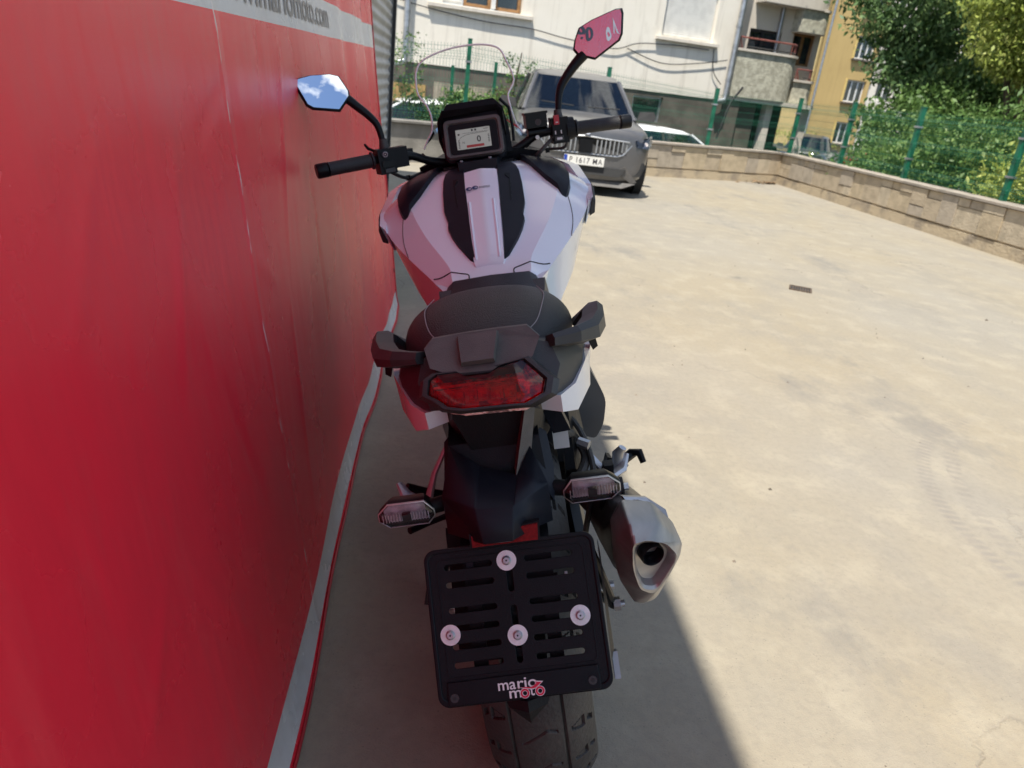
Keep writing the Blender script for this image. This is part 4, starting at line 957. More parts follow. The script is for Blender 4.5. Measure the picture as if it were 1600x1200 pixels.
# ---------------- silencer
ms = []
def shape_at(c, sx, sz, y, rot=0.):
    base = [(-.62, .95), (.10, 1.0), (.75, .55), (1.0, .05), (.55, -.85), (.25, -1.0), (-.30, -.92), (-.80, -.45), (-1.0, .35)]
    return [(c[0] + sx * a, y + (a * .012), c[1] + sz * b) for a, b in base]
cap_out = [(.1694, -.3119, .6731), (.2169, -.2964, .6527), (.2512, -.2811, .6003), (.2479, -.2798, .5801), (.204, -.2836, .5046), (.1846, -.2888, .5031), (.1703, -.2939, .513), (.1500, -.3000, .5650), (.1510, -.3060, .6380)]
S1 = [soften(shape_at((.165, .45), .035, .045, .12)), soften(shape_at((.180, .465), .052, .068, .06)), soften(shape_at((.190, .495), .056, .080, -.05)), soften(shape_at((.194, .537), .053, .086, -.17)), soften([Vector(p) + Vector((-.001, .055, -.004)) for p in cap_out])]
sil = obj('silencer', loft(S1), muf_m, bike, smooth=True, ang=60)
rimp = [(.1690, -.3484, .652), (.1839, -.3460, .6570), (.2132, -.3366, .6448), (.2316, -.3284, .6176), (.2290, -.3276, .6000), (.2047, -.3299, .5635), (.1961, -.3319, .5598), (.1797, -.3374, .5683), (.1700, -.3405, .6000)]
oc = soften(cap_out, 4, .15); rp = soften(rimp, 4, .34); c_rim = sum(rp, Vector()) / len(rp); c_oc = sum(oc, Vector()) / len(oc)
def blend(f, out_=0., fwd=0.): return [c_rim * f + c_oc * (1 - f) + (p - c_oc) * (1 - f) * (1 + out_) + (q - c_rim) * f * (1 + out_) + Vector((0, -fwd, 0)) for p, q in zip(oc, rp)]
inn = [c_rim + (p - c_rim) * .90 + Vector((0, .004, 0)) for p in rp]
deep = [c_rim + (p - c_rim) * .80 + Vector((-.002, .016, 0)) for p in rp]; deep2 = [c_rim + (p - c_rim) * .3 + Vector((-.002, .020, 0)) for p in rp]
bm = loft([[o + Vector((0, .062, -.005)) for o in oc], [c_oc + (o - c_oc) * 1.012 + Vector((0, .058, -.005)) for o in oc], [c_oc + (o - c_oc) * 1.012 + Vector((0, .012, -.001)) for o in oc], blend(0., .0, .002), blend(.12, .015, .004), blend(.55, .03, .006), blend(.92, .03, .004), blend(1., .0, .0), inn, deep, deep2])
cap_o = obj('end_cap', bm, alum, sil, smooth=True, ang=24)
hc = Vector((.1965, -.330, .6240)); hn = Vector((.25, -.93, -.05)).normalized()
bm = bmesh.new()
def ringp(r, o, n=26):
    a = hn.orthogonal().normalized(); b = hn.cross(a); return [hc + hn * o + (a * cos(2 * pi * k / n) + b * sin(2 * pi * k / n)) * r for k in range(n)]
loft([ringp(.0175, -.02), ringp(.0175, .006), ringp(.0160, .0085), ringp(.0140, .006), ringp(.0135, -.012)], bm)
obj('tail_pipe', bm, blk_gloss, cap_o, smooth=True, ang=50)
hs = [(.150, -.05, .615), (.225, -.10, .622), (.247, -.21, .640), (.240, -.245, .628), (.165, -.23, .655), (.155, -.15, .640)]
hs = [(.175, -.185, .636), (.215, -.185, .628), (.243, -.205, .612), (.247, -.222, .590), (.203, -.235, .610), (.187, -.222, .628)]
obj('heat_shield', prism(hs, (.001, -.012, .006), scale=.93), alum2, sil, bevel=.003)
obj('mount_strap', prism([(.145, -.13, .55), (.160, -.13, .66), (.176, -.13, .66), (.170, -.13, .55)], (0, .02, 0)), blk, sil, bevel=.002)
bo = obj('mount_bush', tube([(.160, -.125, .613), (.186, -.125, .613)], .0155, 18), alum2, bike, smooth=True)
obj('rubber_ring', tube([(.184, -.125, .613), (.189, -.125, .613)], .0175, 18), dark_trim, bo, smooth=True); obj('bolt_head', tube([(.188, -.125, .613), (.198, -.125, .613)], .0065, 6), zinc, bo)

# ---------------- foot pegs
def pegs(s):
    a = 1 if s > 0 else .92
    st = obj('peg_bracket', tube(P_(s, (.120, .06, .64), (.148, .03, .60), (.178 * a, .00, .562)), [.005, .007, .010], 8, flat=.6), alum2, bike, smooth=True)
    pg = obj('passenger_peg', tube(P_(s, (.165, -.01, .560), (.205, .01, .572), (.218, .03, .590)), [.010, .014, .007], 8, flat=.6), alum2, bike, smooth=True)
    pg2 = obj('rider_peg', tube(P_(s, (.15, .18, .46), (.20, .18, .475), (.235, .17, .50)), [.012, .015, .013], 8, flat=.7), blk_gloss, bike, smooth=True)
    obj('peg_spring', tube(P_(s, (.185, .02, .545), (.215, .02, .575)), .0075, 8), galv, pg)
both(pegs)
obj('peg_horn', prism([(.160, -.02, .560), (.178, -.02, .615), (.186, -.02, .612), (.182, -.02, .560)], (0, .03, 0), scale=.8), blk, bike, bevel=.003)
obj('folded_peg', tube([(.196, .02, .555), (.203, .02, .600), (.211, .015, .612)], [.010, .012, .008], 8, flat=.7), alum2, bike, smooth=True)
br = obj('brake_pedal', tube([(.205, .04, .565), (.232, .05, .578), (.245, .04, .584), (.250, .03, .566)], [.009, .010, .008, .006], 8), blk_gloss, bike, smooth=True)
ss = obj('side_stand', tube([(-.10, .50, .32), (-.20, .42, .18), (-.262, .36, .07)], [.014, .012, .010], 8), blk_gloss, bike, smooth=True)
obj('stand_foot', box_bm(-.268, .355, .068, .05, .07, .008), blk_gloss, ss, bevel=.002)
gl = obj('gear_lever', tube([(-.135, .12, .455), (-.19, .10, .45), (-.225, .06, .462)], [.007, .006, .0075], 8), blk_gloss, bike, smooth=True)
obj('cable_clip', box_bm(.095, -.11, .715, .026, .014, .036), white_pvc, bike, bevel=.003)
obj('clip_arm', prism([(.065, -.14, .80), (.095, -.14, .79), (.112, -.13, .735), (.083, -.13, .733)], (0, .03, 0)), navy_blk, bike, bevel=.003)
hoses = obj('brake_hose', tube(curve_pts([(.10, .05, .70), (.135, .02, .66), (.150, -.02, .60), (.135, -.05, .54), (.12, -.03, .45), (.125, 0, .36)], 5), .0055, 8), rubber, bike, smooth=True)
obj('wiring_loom', tube(curve_pts([(.06, .0, .74), (.10, -.04, .69), (.12, .02, .65), (.14, .0, .61), (.11, -.05, .58)], 5), .009, 8), rubber, bike, smooth=True)
obj('hose_union', tube([(.128, -.02, .655), (.146, -.03, .650)], .009, 6), galv, bike)

# ---------------- tail unit
def dome(y, w, zc, drop, k=1.):
    return (y, [(0, zc), (w * .45, zc - .003 * k), (w * .75, zc - .014 * k), (w * .93, zc - .034 * k), (w, zc - .065 * k), (w * .96, zc - drop), (0, zc - drop)])
pseat = symloft([dome(-.192, .078, .928, .045, .5), dome(-.176, .098, .939, .055, .7), dome(-.11, .132, .956, .075), dome(-.03, .146, .953, .085), (.045, [(0, .947), (.060, .944), (.100, .930), (.128, .905), (.142, .872), (.135, .84), (0, .84)]), (.085, [(0, .936), (.058, .931), (.095, .916), (.120, .892), (.134, .858), (.13, .83), (0, .83)]), (.115, [(0, .905), (.055, .90), (.09, .885), (.112, .87), (.128, .845), (.125, .82), (0, .82)])], 'passenger_seat', seat_m, bevel=0, smooth=True, ang=60)
md = pseat.modifiers.new('s', 'SUBSURF'); md.levels = 1; md.render_levels = 2
for s in (1, -1):
    st = curve_pts([(s * .064, -.182, .9310), (s * .080, -.160, .9385), (s * .091, -.11, .9455), (s * .098, -.03, .9405), (s * .090, .04, .9355)], 8)
    obj('seam', tube(st, .0007, 5), stitch_m, pseat)
rseat = symloft([(.09, [(0, .87), (.09, .868), (.115, .845), (.12, .81), (0, .80)]), (.22, [(0, .858), (.10, .855), (.135, .83), (.14, .79), (0, .78)]), (.36, [(0, .860), (.09, .857), (.115, .838), (.12, .80), (0, .79)]), (.418, [(0, .872), (.086, .869), (.100, .858), (.104, .80), (0, .80)]), (.436, [(0, .868), (.084, .865), (.097, .855), (.10, .80), (0, .80)])], 'rider_seat', seat_m, bevel=.012, seg=3)
# grey centre cowl between seat and lamp
bm = bmesh.new()
top = [(-.079, -.196, .9415), (.066, -.196, .9425)]; 
cw_f = [(-.088, -.200, .930), (-.075, -.194, .9415), (-.03, -.197, .9445), (.022, -.197, .9450), (.064, -.194, .9430), (.080, -.200, .926), (.066, -.238, .911), (.030, -.252, .903), (-.046, -.252, .903), (-.079, -.240, .914)]
loft([[Vector(p) + Vector((0, .07, -.022)) for p in cw_f], [Vector(p) + Vector((0, .010, -.001)) for p in cw_f], cw_f], bm)
cowl = obj('tail_cowl', bm, grey_pl, bike, ang=20, bevel=.0035, seg=3)
kn = [(-.038, -.2045, .9405), (.0225, -.2045, .9415), (.0135, -.2470, .9120), (-.0350, -.2470, .9120)]
obj('cowl_latch', prism([Vector(p) + Vector((0, .004, 0)) for p in kn], (0, -.0085, .0075), scale=.93), grey_pl, cowl, bevel=.0018, seg=3)
obj('cowl_recess', prism([(-.072, -.246, .9075), (.058, -.244, .9075), (.048, -.260, .898), (-.060, -.262, .898)], (0, .02, .0)), dark_trim, bike, bevel=.002)
# black side covers between seat and lamp
def tailside(s):
    secs_ = [[(s * .062, -.20, .925), (s * .094, -.20, .915), (s * .104, -.215, .885), (s * .088, -.245, .852), (s * .060, -.25, .850)],
             [(s * .07, -.13, .918), (s * .128, -.13, .895), (s * .145, -.13, .868), (s * .135, -.16, .825), (s * .06, -.17, .82)],
             [(s * .07, -.03, .90), (s * .142, -.04, .872), (s * .158, -.03, .850), (s * .145, -.04, .80), (s * .06, -.06, .79)],
             [(s * .07, .09, .86), (s * .125, .09, .84), (s * .142, .09, .82), (s * .13, .09, .77), (s * .06, .08, .76)]]
    obj('tail_side_cover', loft(secs_), dgrey_pl, bike, bevel=.006, seg=3)
    # white blade below
    a = [(s * .099, -.235, .845), (s * .125, -.19, .842), (s * .158, -.105, .861), (s * .170, -.03, .850), (s * .160, .10, .80)]
    b_ = [(s * .100, -.222, .812), (s * .124, -.195, .800), (s * .152, -.12, .806), (s * .160, -.03, .795), (s * .140, .10, .76)]
    secs_ = [[p, q, (q[0] - s * .03, q[1] + .01, q[2] + .004), (p[0] - s * .03, p[1] + .012, p[2] - .002)] for p, q in zip(a, b_)]
    obj('white_tail_panel', loft(secs_), pearl, bike, bevel=.0035, seg=3)
both(tailside)
# grab rails
def rail(s):
    path = [(s * .094, -.205, .919), (s * .128, -.185, .915), (s * .154, -.140, .903), (s * .170, -.085, .899), (s * .176, -.035, .899), (s * .172, -.005, .890), (s * .148, .005, .868)]
    w_ = [.022, .029, .034, .032, .030, .027, .020]; h_ = [.011, .015, .019, .019, .017, .015, .012]
    secs_ = []
    Pp = [Vector(p) for p in path]
    for i, p in enumerate(Pp):
        d = (Pp[min(i + 1, len(Pp) - 1)] - Pp[max(i - 1, 0)]).normalized(); sd_ = d.cross(Vector((0, 0, 1))).normalized(); u_ = sd_.cross(d).normalized()
        t = i / (len(Pp) - 1) * (len(w_) - 1); k = min(int(t), len(w_) - 2); f = t - k; ww = w_[k] * (1 - f) + w_[k + 1] * f; hh = h_[k] * (1 - f) + h_[k + 1] * f
        tilt = .35 * s
        prof = [(-1, -.2), (-.72, .9), (.72, 1), (1, .2), (.75, -1), (-.75, -1)]
        secs_.append([p + (sd_ * cos(tilt) + u_ * sin(tilt)) * a * ww * .62 + (u_ * cos(tilt) - sd_ * sin(tilt)) * b2 * hh * .8 for a, b2 in prof])
    obj('grab_rail', loft(secs_), dgrey_pl, bike, bevel=.0022, seg=2, ang=14)
    obj('rail_hook', prism(P_(s, (.150, -.115, .895), (.166, -.105, .895), (.172, -.10, .862), (.163, -.105, .858)), (0, .012, 0)), blk, bike, bevel=.0015)
both(rail)
# tail lamp: bezel ring, housing, reflectors, red lens
lens = [(-.0690, -.249, .906), (-.0406, -.2493, .9057), (-.0330, -.2532, .9018), (.0047, -.254, .901), (.0162, -.249, .906), (.0520, -.2445, .9105), (.0790, -.2678, .8872), (.0736, -.2815, .8735), (.0470, -.2898, .8652), (.0274, -.2888, .8662), (-.0372, -.2873, .8677), (-.0579, -.2832, .8718), (-.0700, -.2752, .8798), (-.0830, -.2688, .8862), (-.0800, -.2540, .9010)]
lv = [Vector(p) for p in lens]; lc = sum(lv, Vector()) / len(lv); nrm = Vector((0, -.7071, .7071))
def scl(k, o, ax=1.0): return [lc + (p - lc) * k + nrm * o + Vector(((p.x - lc.x) * (ax - 1), 0, 0)) for p in lv]
tl = obj('tail_light', loft([scl(1.0, -.030), scl(1.0, -.003), scl(.985, -.003), scl(.93, -.022), scl(.90, -.0225)]), dark_red, bike)
bez = bmesh.new()
dn = Vector((0, 0, -1))
bo_ = [lc + (p - lc) * 1.17 + Vector(((p.x - lc.x) * .05, 0, 0)) for p in lv]
loft([[p + nrm * -.04 + Vector((0, .03, .0)) for p in bo_], [p + nrm * -.008 for p in bo_], [lc + (p - lc) * 1.13 + nrm * .001 for p in lv], [lc + (p - lc) * 1.035 + nrm * .002 for p in lv], [lc + (p - lc) * 1.005 + nrm * -.004 for p in lv], [lc + (p - lc) * 1.0 + nrm * -.02 for p in lv]], bez, cap=False)
obj('lamp_bezel', bez, dgrey_pl, tl, bevel=.0012, seg=2)
lens_bm = loft([scl(.998, -.002), scl(.97, .0015), scl(.80, .004), scl(.35, .0055)])
obj('red_lens', lens_bm, lens_red, tl, smooth=True, ang=25)
# inner optics
ex = Vector((1, 0, 0)); ey = Vector((0, -.7071, -.7071))
ML = Matrix((ex, ey, -nrm)).transposed().to_4x4(); ML.translation = lc + nrm * -.016       # x right, y down the lens, z inward
for i in range(6):
    x = -.052 + i * .0185
    bm = bmesh.new(); r_ = 9
    loft([[ML @ Vector((x + a * .0088, .008 + b2 * .010, -.004)) for a, b2 in ((-1, -1), (1, -1), (1, 1), (-1, 1))], [ML @ Vector((x + a * .0035, .008 + b2 * .0035, .007)) for a, b2 in ((-1, -1), (1, -1), (1, 1), (-1, 1))]], bm, cap=False)
    loft([[ML @ Vector((x + a * .0035, .008 + b2 * .0035, .006)) for a, b2 in ((-1, -1), (1, -1), (1, 1), (-1, 1))], [ML @ Vector((x + a * .0012, .008 + b2 * .0012, -.001)) for a, b2 in ((-1, -1), (1, -1), (1, 1), (-1, 1))]], bm)
    obj('lamp_cell', bm, lamp_chrome, tl)
for x0, x1, y0, y1 in ((-.066, -.035, -.026, -.016), (.016, .052, -.028, -.015)):
    bm = bmesh.new(); n_ = int((x1 - x0) / .0022)
    for i in range(n_):
        for j in range(3): box_bm(x0 + (i + .5) * (x1 - x0) / n_, y0 + (j + .5) * (y1 - y0) / 3, -.010, .0017, .0030, .003, bm, ML)
    obj('reflex_strip', bm, lamp_chrome, tl)
obj('inner_rib', prism([ML @ Vector((-.066, -.010, -.007)), ML @ Vector((.06, -.010, -.007)), ML @ Vector((.064, -.0065, -.007)), ML @ Vector((-.066, -.0065, -.007))], nrm * .002), lamp_chrome, tl)
for j in range(3): obj('light_bar', tube([ML @ Vector((-.064, -.004 + j * .0022, -.006)), ML @ Vector((0, -.0035 + j * .0022, -.008)), ML @ Vector((.060, -.005 + j * .0022, -.006))], .0006, 5), lamp_chrome, tl)
obj('inner_facet', prism([ML @ Vector((.050, -.004, -.012)), ML @ Vector((.070, -.003, -.012)), ML @ Vector((.066, .020, -.010)), ML @ Vector((.056, .016, -.010))], nrm * .0015), dark_red, tl)

# ---------------- undertail and fender
ut = symloft([(-.245, [(0, .852), (.058, .850), (.060, .835), (.040, .78), (0, .735)]), (-.20, [(0, .86), (.068, .855), (.072, .81), (.055, .76), (0, .73)]), (-.02, [(0, .86), (.08, .85), (.085, .80), (.06, .74), (0, .72)])], 'undertail', blk, bevel=.003, ang=15)
obj('undertail_strake', prism([(.047, -.262, .850), (.062, -.250, .850), (.046, -.262, .775), (.024, -.276, .742), (.020, -.285, .752)], (-.004, .05, -.004), scale=.97), grey_pl, bike, bevel=.002)
obj('fender_flank', prism([(.050, -.200, .795), (.072, -.195, .770), (.076, -.240, .735), (.070, -.290, .705), (.055, -.280, .735), (.040, -.255, .765)], (-.02, .03, 0)), navy_blk, bike, bevel=.003)
obj('fender_flank', prism([(-.062, -.200, .800), (-.084, -.205, .780), (-.088, -.255, .735), (-.086, -.300, .700), (-.064, -.290, .735), (-.055, -.255, .765)], (.02, .03, 0)), navy_blk, bike, bevel=.003)
fd = bmesh.new()
fv = {k: fd.verts.new(v) for k, v in dict(a=(-.070, -.262, .800), b=(-.030, -.276, .770), c=(.022, -.282, .752), d=(.045, -.262, .785), e=(-.088, -.298, .740), f=(-.040, -.338, .738), g=(.012, -.340, .735), h=(.064, -.290, .735), i=(-.086, -.318, .692), j=(-.034, -.372, .704), k=(.008, -.374, .705), l=(.064, -.318, .692), m=(.036, -.345, .700)).items()}
for q in ('abfe', 'bcgf', 'cdhg', 'efji', 'fgkj', 'ghlm', 'gmk'):
    fd.faces.new([fv[x] for x in q])
bmesh.ops.recalc_face_normals(fd, faces=fd.faces)
if sum((f.normal for f in fd.faces), Vector()).y > 0: bmesh.ops.reverse_faces(fd, faces=fd.faces)
fo = obj('rear_fender', fd, navy_blk, bike, recalc=False, bevel=.0016, seg=2, ang=9)
md = fo.modifiers.new('s', 'SOLIDIFY'); md.thickness = .006; md.offset = -1
obj('fender_core', loft([[(-.075, -.24, .79), (.060, -.24, .79), (.066, -.27, .70), (-.084, -.29, .70)], [(-.075, -.16, .80), (.060, -.16, .80), (.060, -.16, .70), (-.075, -.16, .70)]]), blk, bike, bevel=.004)
obj('plate_bracket', loft([[(-.07, -.24, .70), (.055, -.24, .70), (.055, -.22, .68), (-.07, -.22, .68)], [(-.07, -.335, .68), (.055, -.335, .68), (.055, -.315, .64), (-.07, -.315, .64)], [(-.06, -.395, .56), (.05, -.395, .56), (.05, -.37, .54), (-.06, -.37, .54)]]), blk, bike, bevel=.003)
rf = obj('red_reflector', prism([(-.050, -.355, .7060), (.042, -.354, .7130), (.040, -.362, .693), (-.050, -.362, .693)], (0, .008, 0)), red_refl, bike, bevel=.0015)
obj('reflector_frame', prism([(-.053, -.352, .7080), (.045, -.351, .7150), (.043, -.359, .691), (-.053, -.359, .691)], (0, .008, 0)), blk, rf, bevel=.002)

# ---------------- number plate holder (plane leaning back), local 2D: a right, b down
e_dn = Vector((0, -.52549, -.8508)); PM = Matrix((Vector((1, 0, 0)), -e_dn, Vector((0, -.8508, .52549)))).transposed().to_4x4(); PM.translation = Vector((0, -.345, .683))
R2 = lambda x0, y0, x1, y1, r, n=5: [(x, -y) for x, y in rrect(x0, y0, x1, y1, r, n)]
def slot(xa, xb, yy, h=.0078): return R2(xa, yy - h / 2, xb, yy + h / 2, h / 2 - .0002, 4)
holes2 = []
for yy in (.0243, .0482, .0825, .1060, .1303, .1545):
    holes2 += [slot(-.0945, -.0280, yy), slot(.0170, .0832, yy)]
for y0, y1 in ((.034, .066), (.084, .112), (.134, .160)): holes2.append(R2(-.0095, y0, -.0015, y1, .0038, 4))
ph = filled([R2(-.1190, .0, .1135, .2050, .014, 7)] + holes2, .003, PM, 'plate_holder', blk, bike, bevel=.0008); ph['label'] = 'empty slotted black number plate holder'
filled([R2(-.1215, -.0022, .1160, .2070, .016, 7), R2(-.1150, .0042, .1100, .1985, .011, 7)], .007, PM, 'raised_rim', blk_gloss, ph, bevel=.0016)
filled([R2(-.1050, .0120, .0995, .1700, .009, 6), R2(-.1035, .0135, .0980, .1685, .008, 6)], .0045, PM, 'inner_lip', blk_gloss, ph, bevel=.0004)
for x in (-.07, .055): filled([R2(x - .012, .0075, x + .012, .0105, .001)], .0055, PM, 'clip_tab', blk_gloss, ph)
for x in (-.05, .07): filled([R2(x - .012, .1695, x + .012, .1715, .0008)], .0055, PM, 'clip_tab', blk_gloss, ph)
sm = [(-.1070, .1745), (.0975, .1735), (.0990, .1990), (.0965, .2050), (-.1080, .2050)]
filled([[(x, -y) for x, y in sm]], .007, PM, 'logo_strip', blk_gloss, ph, bevel=.0012, z0=.0015)
for x, y in ((-.0985, .1945), (.0880, .1925)):
    cs = PM @ Vector((x, -y, .005)); n_ = PM.to_3x3() @ Vector((0, 0, 1)); sc = obj('strip_screw', disc(cs, n_, .0058, .0014, seg=20), dgrey_pl, ph, smooth=True); obj('hex_socket', disc(cs + n_ * .0006, n_, .0028, .0012, seg=6), dark_trim, sc)
n_ = PM.to_3x3() @ Vector((0, 0, 1))
for x, y in ((-.0073, .0239), (-.0954, .1133), (-.0044, .1239), (.0834, .1081)):
    cs = PM @ Vector((x, -y, .0015)); ws = obj('washer', disc(cs, n_, .0137, .0014, seg=32), zinc, ph, smooth=True)
    bm = disc(cs + n_ * .0014, n_, .0066, .0012, seg=24); disc(cs + n_ * .0026, n_, .0064, .0026, bm, 24, r2=.0042); obj('rivet_head', bm, alum2, ws, smooth=True); obj('rivet_hole', disc(cs + n_ * .0053, n_, .0013, .0003, seg=12), dark_trim, ws)
obj('rubber_plug', disc(PM @ Vector((-.0055, -.0745, .0012)), n_, .0032, .001, seg=16), blk_gloss, ph, smooth=True)
# carrier arms behind the slots
bk = bmesh.new()
for x, w_ in ((-.06, .020), (.045, .020)): box_bm(x, -.10, -.018, w_, .20, .006, bk, PM)
box_bm(-.005, -.075, -.024, .13, .05, .01, bk, PM); box_bm(-.005, -.15, -.022, .12, .012, .008, bk, PM)
obj('carrier_frame', bk, blk_gloss, ph, bevel=.001)
obj('carrier_tongue', box_bm(-.060, -.020, -.010, .010, .028, .004, None, PM), navy_blk, ph, bevel=.001)
obj('light_tab', box_bm(.072, -.060, -.014, .004, .020, .012, None, PM), alum2, ph)
# side frame of the carrier with sticker, bolt and edge
obj('carrier_side_arm', prism([PM @ Vector((.1205, -.012, -.004)), PM @ Vector((.1225, -.03, -.012)), PM @ Vector((.1230, -.16, -.016)), PM @ Vector((.1170, -.175, -.003))], PM.to_3x3() @ Vector((.0015, 0, -.020))), blk, ph, bevel=.001)
obj('pale_bracket', box_bm(.1235, -.183, -.030, .008, .036, .018, None, PM), galv, ph, bevel=.002)
obj('bracket_bolt', disc((.150, -.160, .400), (1, 0, 0), .012, .012, seg=6), alum2, bike, bevel=.001); 
obj('bolt_tip', disc((.160, -.155, .395), (1, 0, 0), .006, .010, seg=12), alum2, bike)
obj('bracket_stay', tube([(.115, -.20, .56), (.135, -.18, .47), (.150, -.155, .395), (.12, -.02, .33)], .008, 8), blk_gloss, bike, smooth=True)
# logo on the strip: MARIO / MOTO lettering with the two-wheel emblem
def LP(x, y): return PM @ Vector((x, -y, .0054))
LM = lambda x, y, rot=0: frame_m(LP(x, y), (1, 0, 0), -e_dn)
lg = text_mesh("ma", .0202, LM(-.0400, .1916), 'logo_lettering', print_white, ph, ext=.0001, bold=.00022, width=.0240)
text_mesh("rio", .0202, LM(-.0142, .1916), 'logo_letter', print_white, lg, ext=.0001, bold=.00022, width=.0265)
text_mesh("m", .0202, LM(-.0262, .2030), 'logo_letter', print_white, lg, ext=.0001, bold=.00022, width=.0165)
text_mesh("t", .0205, LM(.0030, .2022), 'logo_letter', print_white, lg, ext=.0001, bold=.00022, width=.0062)
def emb(outl, m, off, nm):
    M_ = PM.copy() @ Matrix.Translation((0, 0, .0056 + off)); return filled([[(x, -y) for x, y in o] for o in outl], .0002, M_, nm, m, lg)
for cx, cy in ((-.0040, .1980), (.0165, .1972)):
    emb([circ(cx, cy + .0006, .0066), circ(cx, cy + .0006, .0028)[::-1]], print_white, 0, 'emblem_outline'); emb([circ(cx, cy + .0006, .0059), circ(cx, cy + .0006, .0035)[::-1]], print_red, .0003, 'emblem_wheel')
body_o = [(-.0110, .1908), (-.003, .1910), (.0045, .1922), (.0095, .1898), (.0140, .1862), (.0115, .1842), (.0222, .1856), (.0158, .1908), (.0115, .1940), (.0065, .1945), (-.002, .1932)]
emb([[(x, y) for x, y in body_o]], print_white, .0004, 'emblem_outline')
cxm = sum(p[0] for p in body_o) / len(body_o); cym = sum(p[1] for p in body_o) / len(body_o)
emb([[(cxm + (x - cxm) * .86, cym + (y - cym) * .78) for x, y in body_o]], print_red, .0007, 'emblem_body')

# ---------------- turn signals
lamp_white = mat('lamp_white_reflector', (.80, .76, .80), .35, .3, var=.2, vs=60); lamp_rib = mat('lens_prism', (.85, .82, .84), .2, .2, var=.15, vs=80)
def signal(s, cx, cz, tilt):
    st = obj('signal_stalk', tube(P_(1, (cx - s * .085, -.255, cz + .001), (cx - s * .028, -.270, cz)), [.0135, .0125], 12, flat=.9), blk, bike, smooth=True)
    oct_ = [(-.0430, .004), (-.030, .0205), (.024, .0205), (.0400, .006), (.0400, -.006), (.026, -.0185), (-.032, -.0185), (-.0430, -.006)]
    def rg(k, y): return [(cx + s * a * (1 - (1 - k) * .45), -.28 + y, cz + b_ * k + a * s * tilt) for a, b_ in oct_]
    si = obj('turn_signal', loft([rg(.70, .030), rg(.98, .012), rg(1.0, 0.), rg(.95, -.002), rg(.86, -.001), rg(.80, .010)]), blk_gloss, bike, bevel=.0008)
    obj('signal_rim', loft([rg(1.01, -.0005), rg(1.01, -.003), rg(.93, -.0035), rg(.92, -.0005)], cap=False), alum2, si, smooth=True, ang=40)
    obj('clear_lens', loft([rg(.92, -.001), rg(.88, -.006), rg(.55, -.0085)]), lens_clear, si, smooth=True, ang=25)
    bm = bmesh.new(); g2 = random.Random(int(cx * 1000))
    for i in range(17):
        x = -.033 + i * .0042; 
        if 6 < i < 10: continue
        box_bm(cx + s * x, -.279, cz - .004 + x * s * tilt, .0012, .006, .0125, bm)
    obj('lens_ribs', bm, lamp_rib, si)
    obj('bulb_reflector', prism([(cx + s * -.030, -.273, cz - .0150), (cx + s * .026, -.273, cz - .0150), (cx + s * .033, -.273, cz - .004), (cx + s * .033, -.273, cz + .005), (cx + s * .022, -.273, cz + .0165), (cx + s * -.028, -.273, cz + .0165), (cx + s * -.036, -.273, cz + .004), (cx + s * -.036, -.273, cz - .006)], (0, .004, 0)), lamp_white, si)
    obj('led_block', box_bm(cx - s * .001, -.279, cz - .004, .013, .008, .010), dark_trim, si, bevel=.001)
signal(-1, -.148, .709, .0); signal(1, .127, .711, .0)

# ---------------- tank and upper body
tk = [(.40, [(0, .850), (.05, .848), (.084, .848), (.110, .826), (.120, .76), (.05, .74)]),
      (.455, [(0, .868), (.045, .865), (.092, .866), (.120, .840), (.132, .76), (.05, .74)]),
      (.50, [(0, .895), (.036, .892), (.100, .888), (.142, .856), (.148, .76), (.05, .74)]),
      (.60, [(0, .962), (.094, .948), (.150, .940), (.203, .896), (.182, .78), (.06, .76)]),
      (.68, [(0, 1.016), (.120, 1.000), (.182, .988), (.250, .936), (.208, .80), (.07, .78)]),
      (.75, [(0, 1.062), (.104, 1.048), (.196, 1.022), (.272, .968), (.222, .82), (.08, .80)]),
      (.82, [(0, 1.075), (.100, 1.066), (.200, 1.038), (.268, .992), (.222, .84), (.08, .82)]),
      (.95, [(0, 1.062), (.100, 1.060), (.190, 1.038), (.240, 1.010), (.20, .88), (.08, .86)])]
def dense(tk_, k=4):
    out = []
    for i in range(len(tk_) - 1):
        q = [tk_[max(i - 1, 0)], tk_[i], tk_[i + 1], tk_[min(i + 2, len(tk_) - 1)]]
        for j in range(k):
            t = j / k; f = [(-t + 2 * t * t - t ** 3) / 2, (2 - 5 * t * t + 3 * t ** 3) / 2, (t + 4 * t * t - 3 * t ** 3) / 2, (-t * t + t ** 3) / 2]
            out.append((sum(w * s_[0] for w, s_ in zip(f, q)), [(sum(w * s_[1][n][0] for w, s_ in zip(f, q)), sum(w * s_[1][n][1] for w, s_ in zip(f, q))) for n in range(len(tk_[0][1]))]))
    return out + [tk_[-1]]
tk = dense(tk)
tank = symloft(tk, 'tank', pearl, bevel=.0022, seg=2, ang=11)
def surf(x, y, off=0.):
    """height of the tank skin at x, y"""
    ys_ = [s_[0] for s_ in tk]; y = min(max(y, ys_[0]), ys_[-1] - 1e-6); i = max(j for j in range(len(ys_) - 1) if ys_[j] <= y); f = (y - ys_[i]) / (ys_[i + 1] - ys_[i])
    def zz(h): return float(np.interp(abs(x), [p[0] for p in h[:4]], [p[1] for p in h[:4]]))
    return zz(tk[i][1]) * (1 - f) + zz(tk[i + 1][1]) * f + off
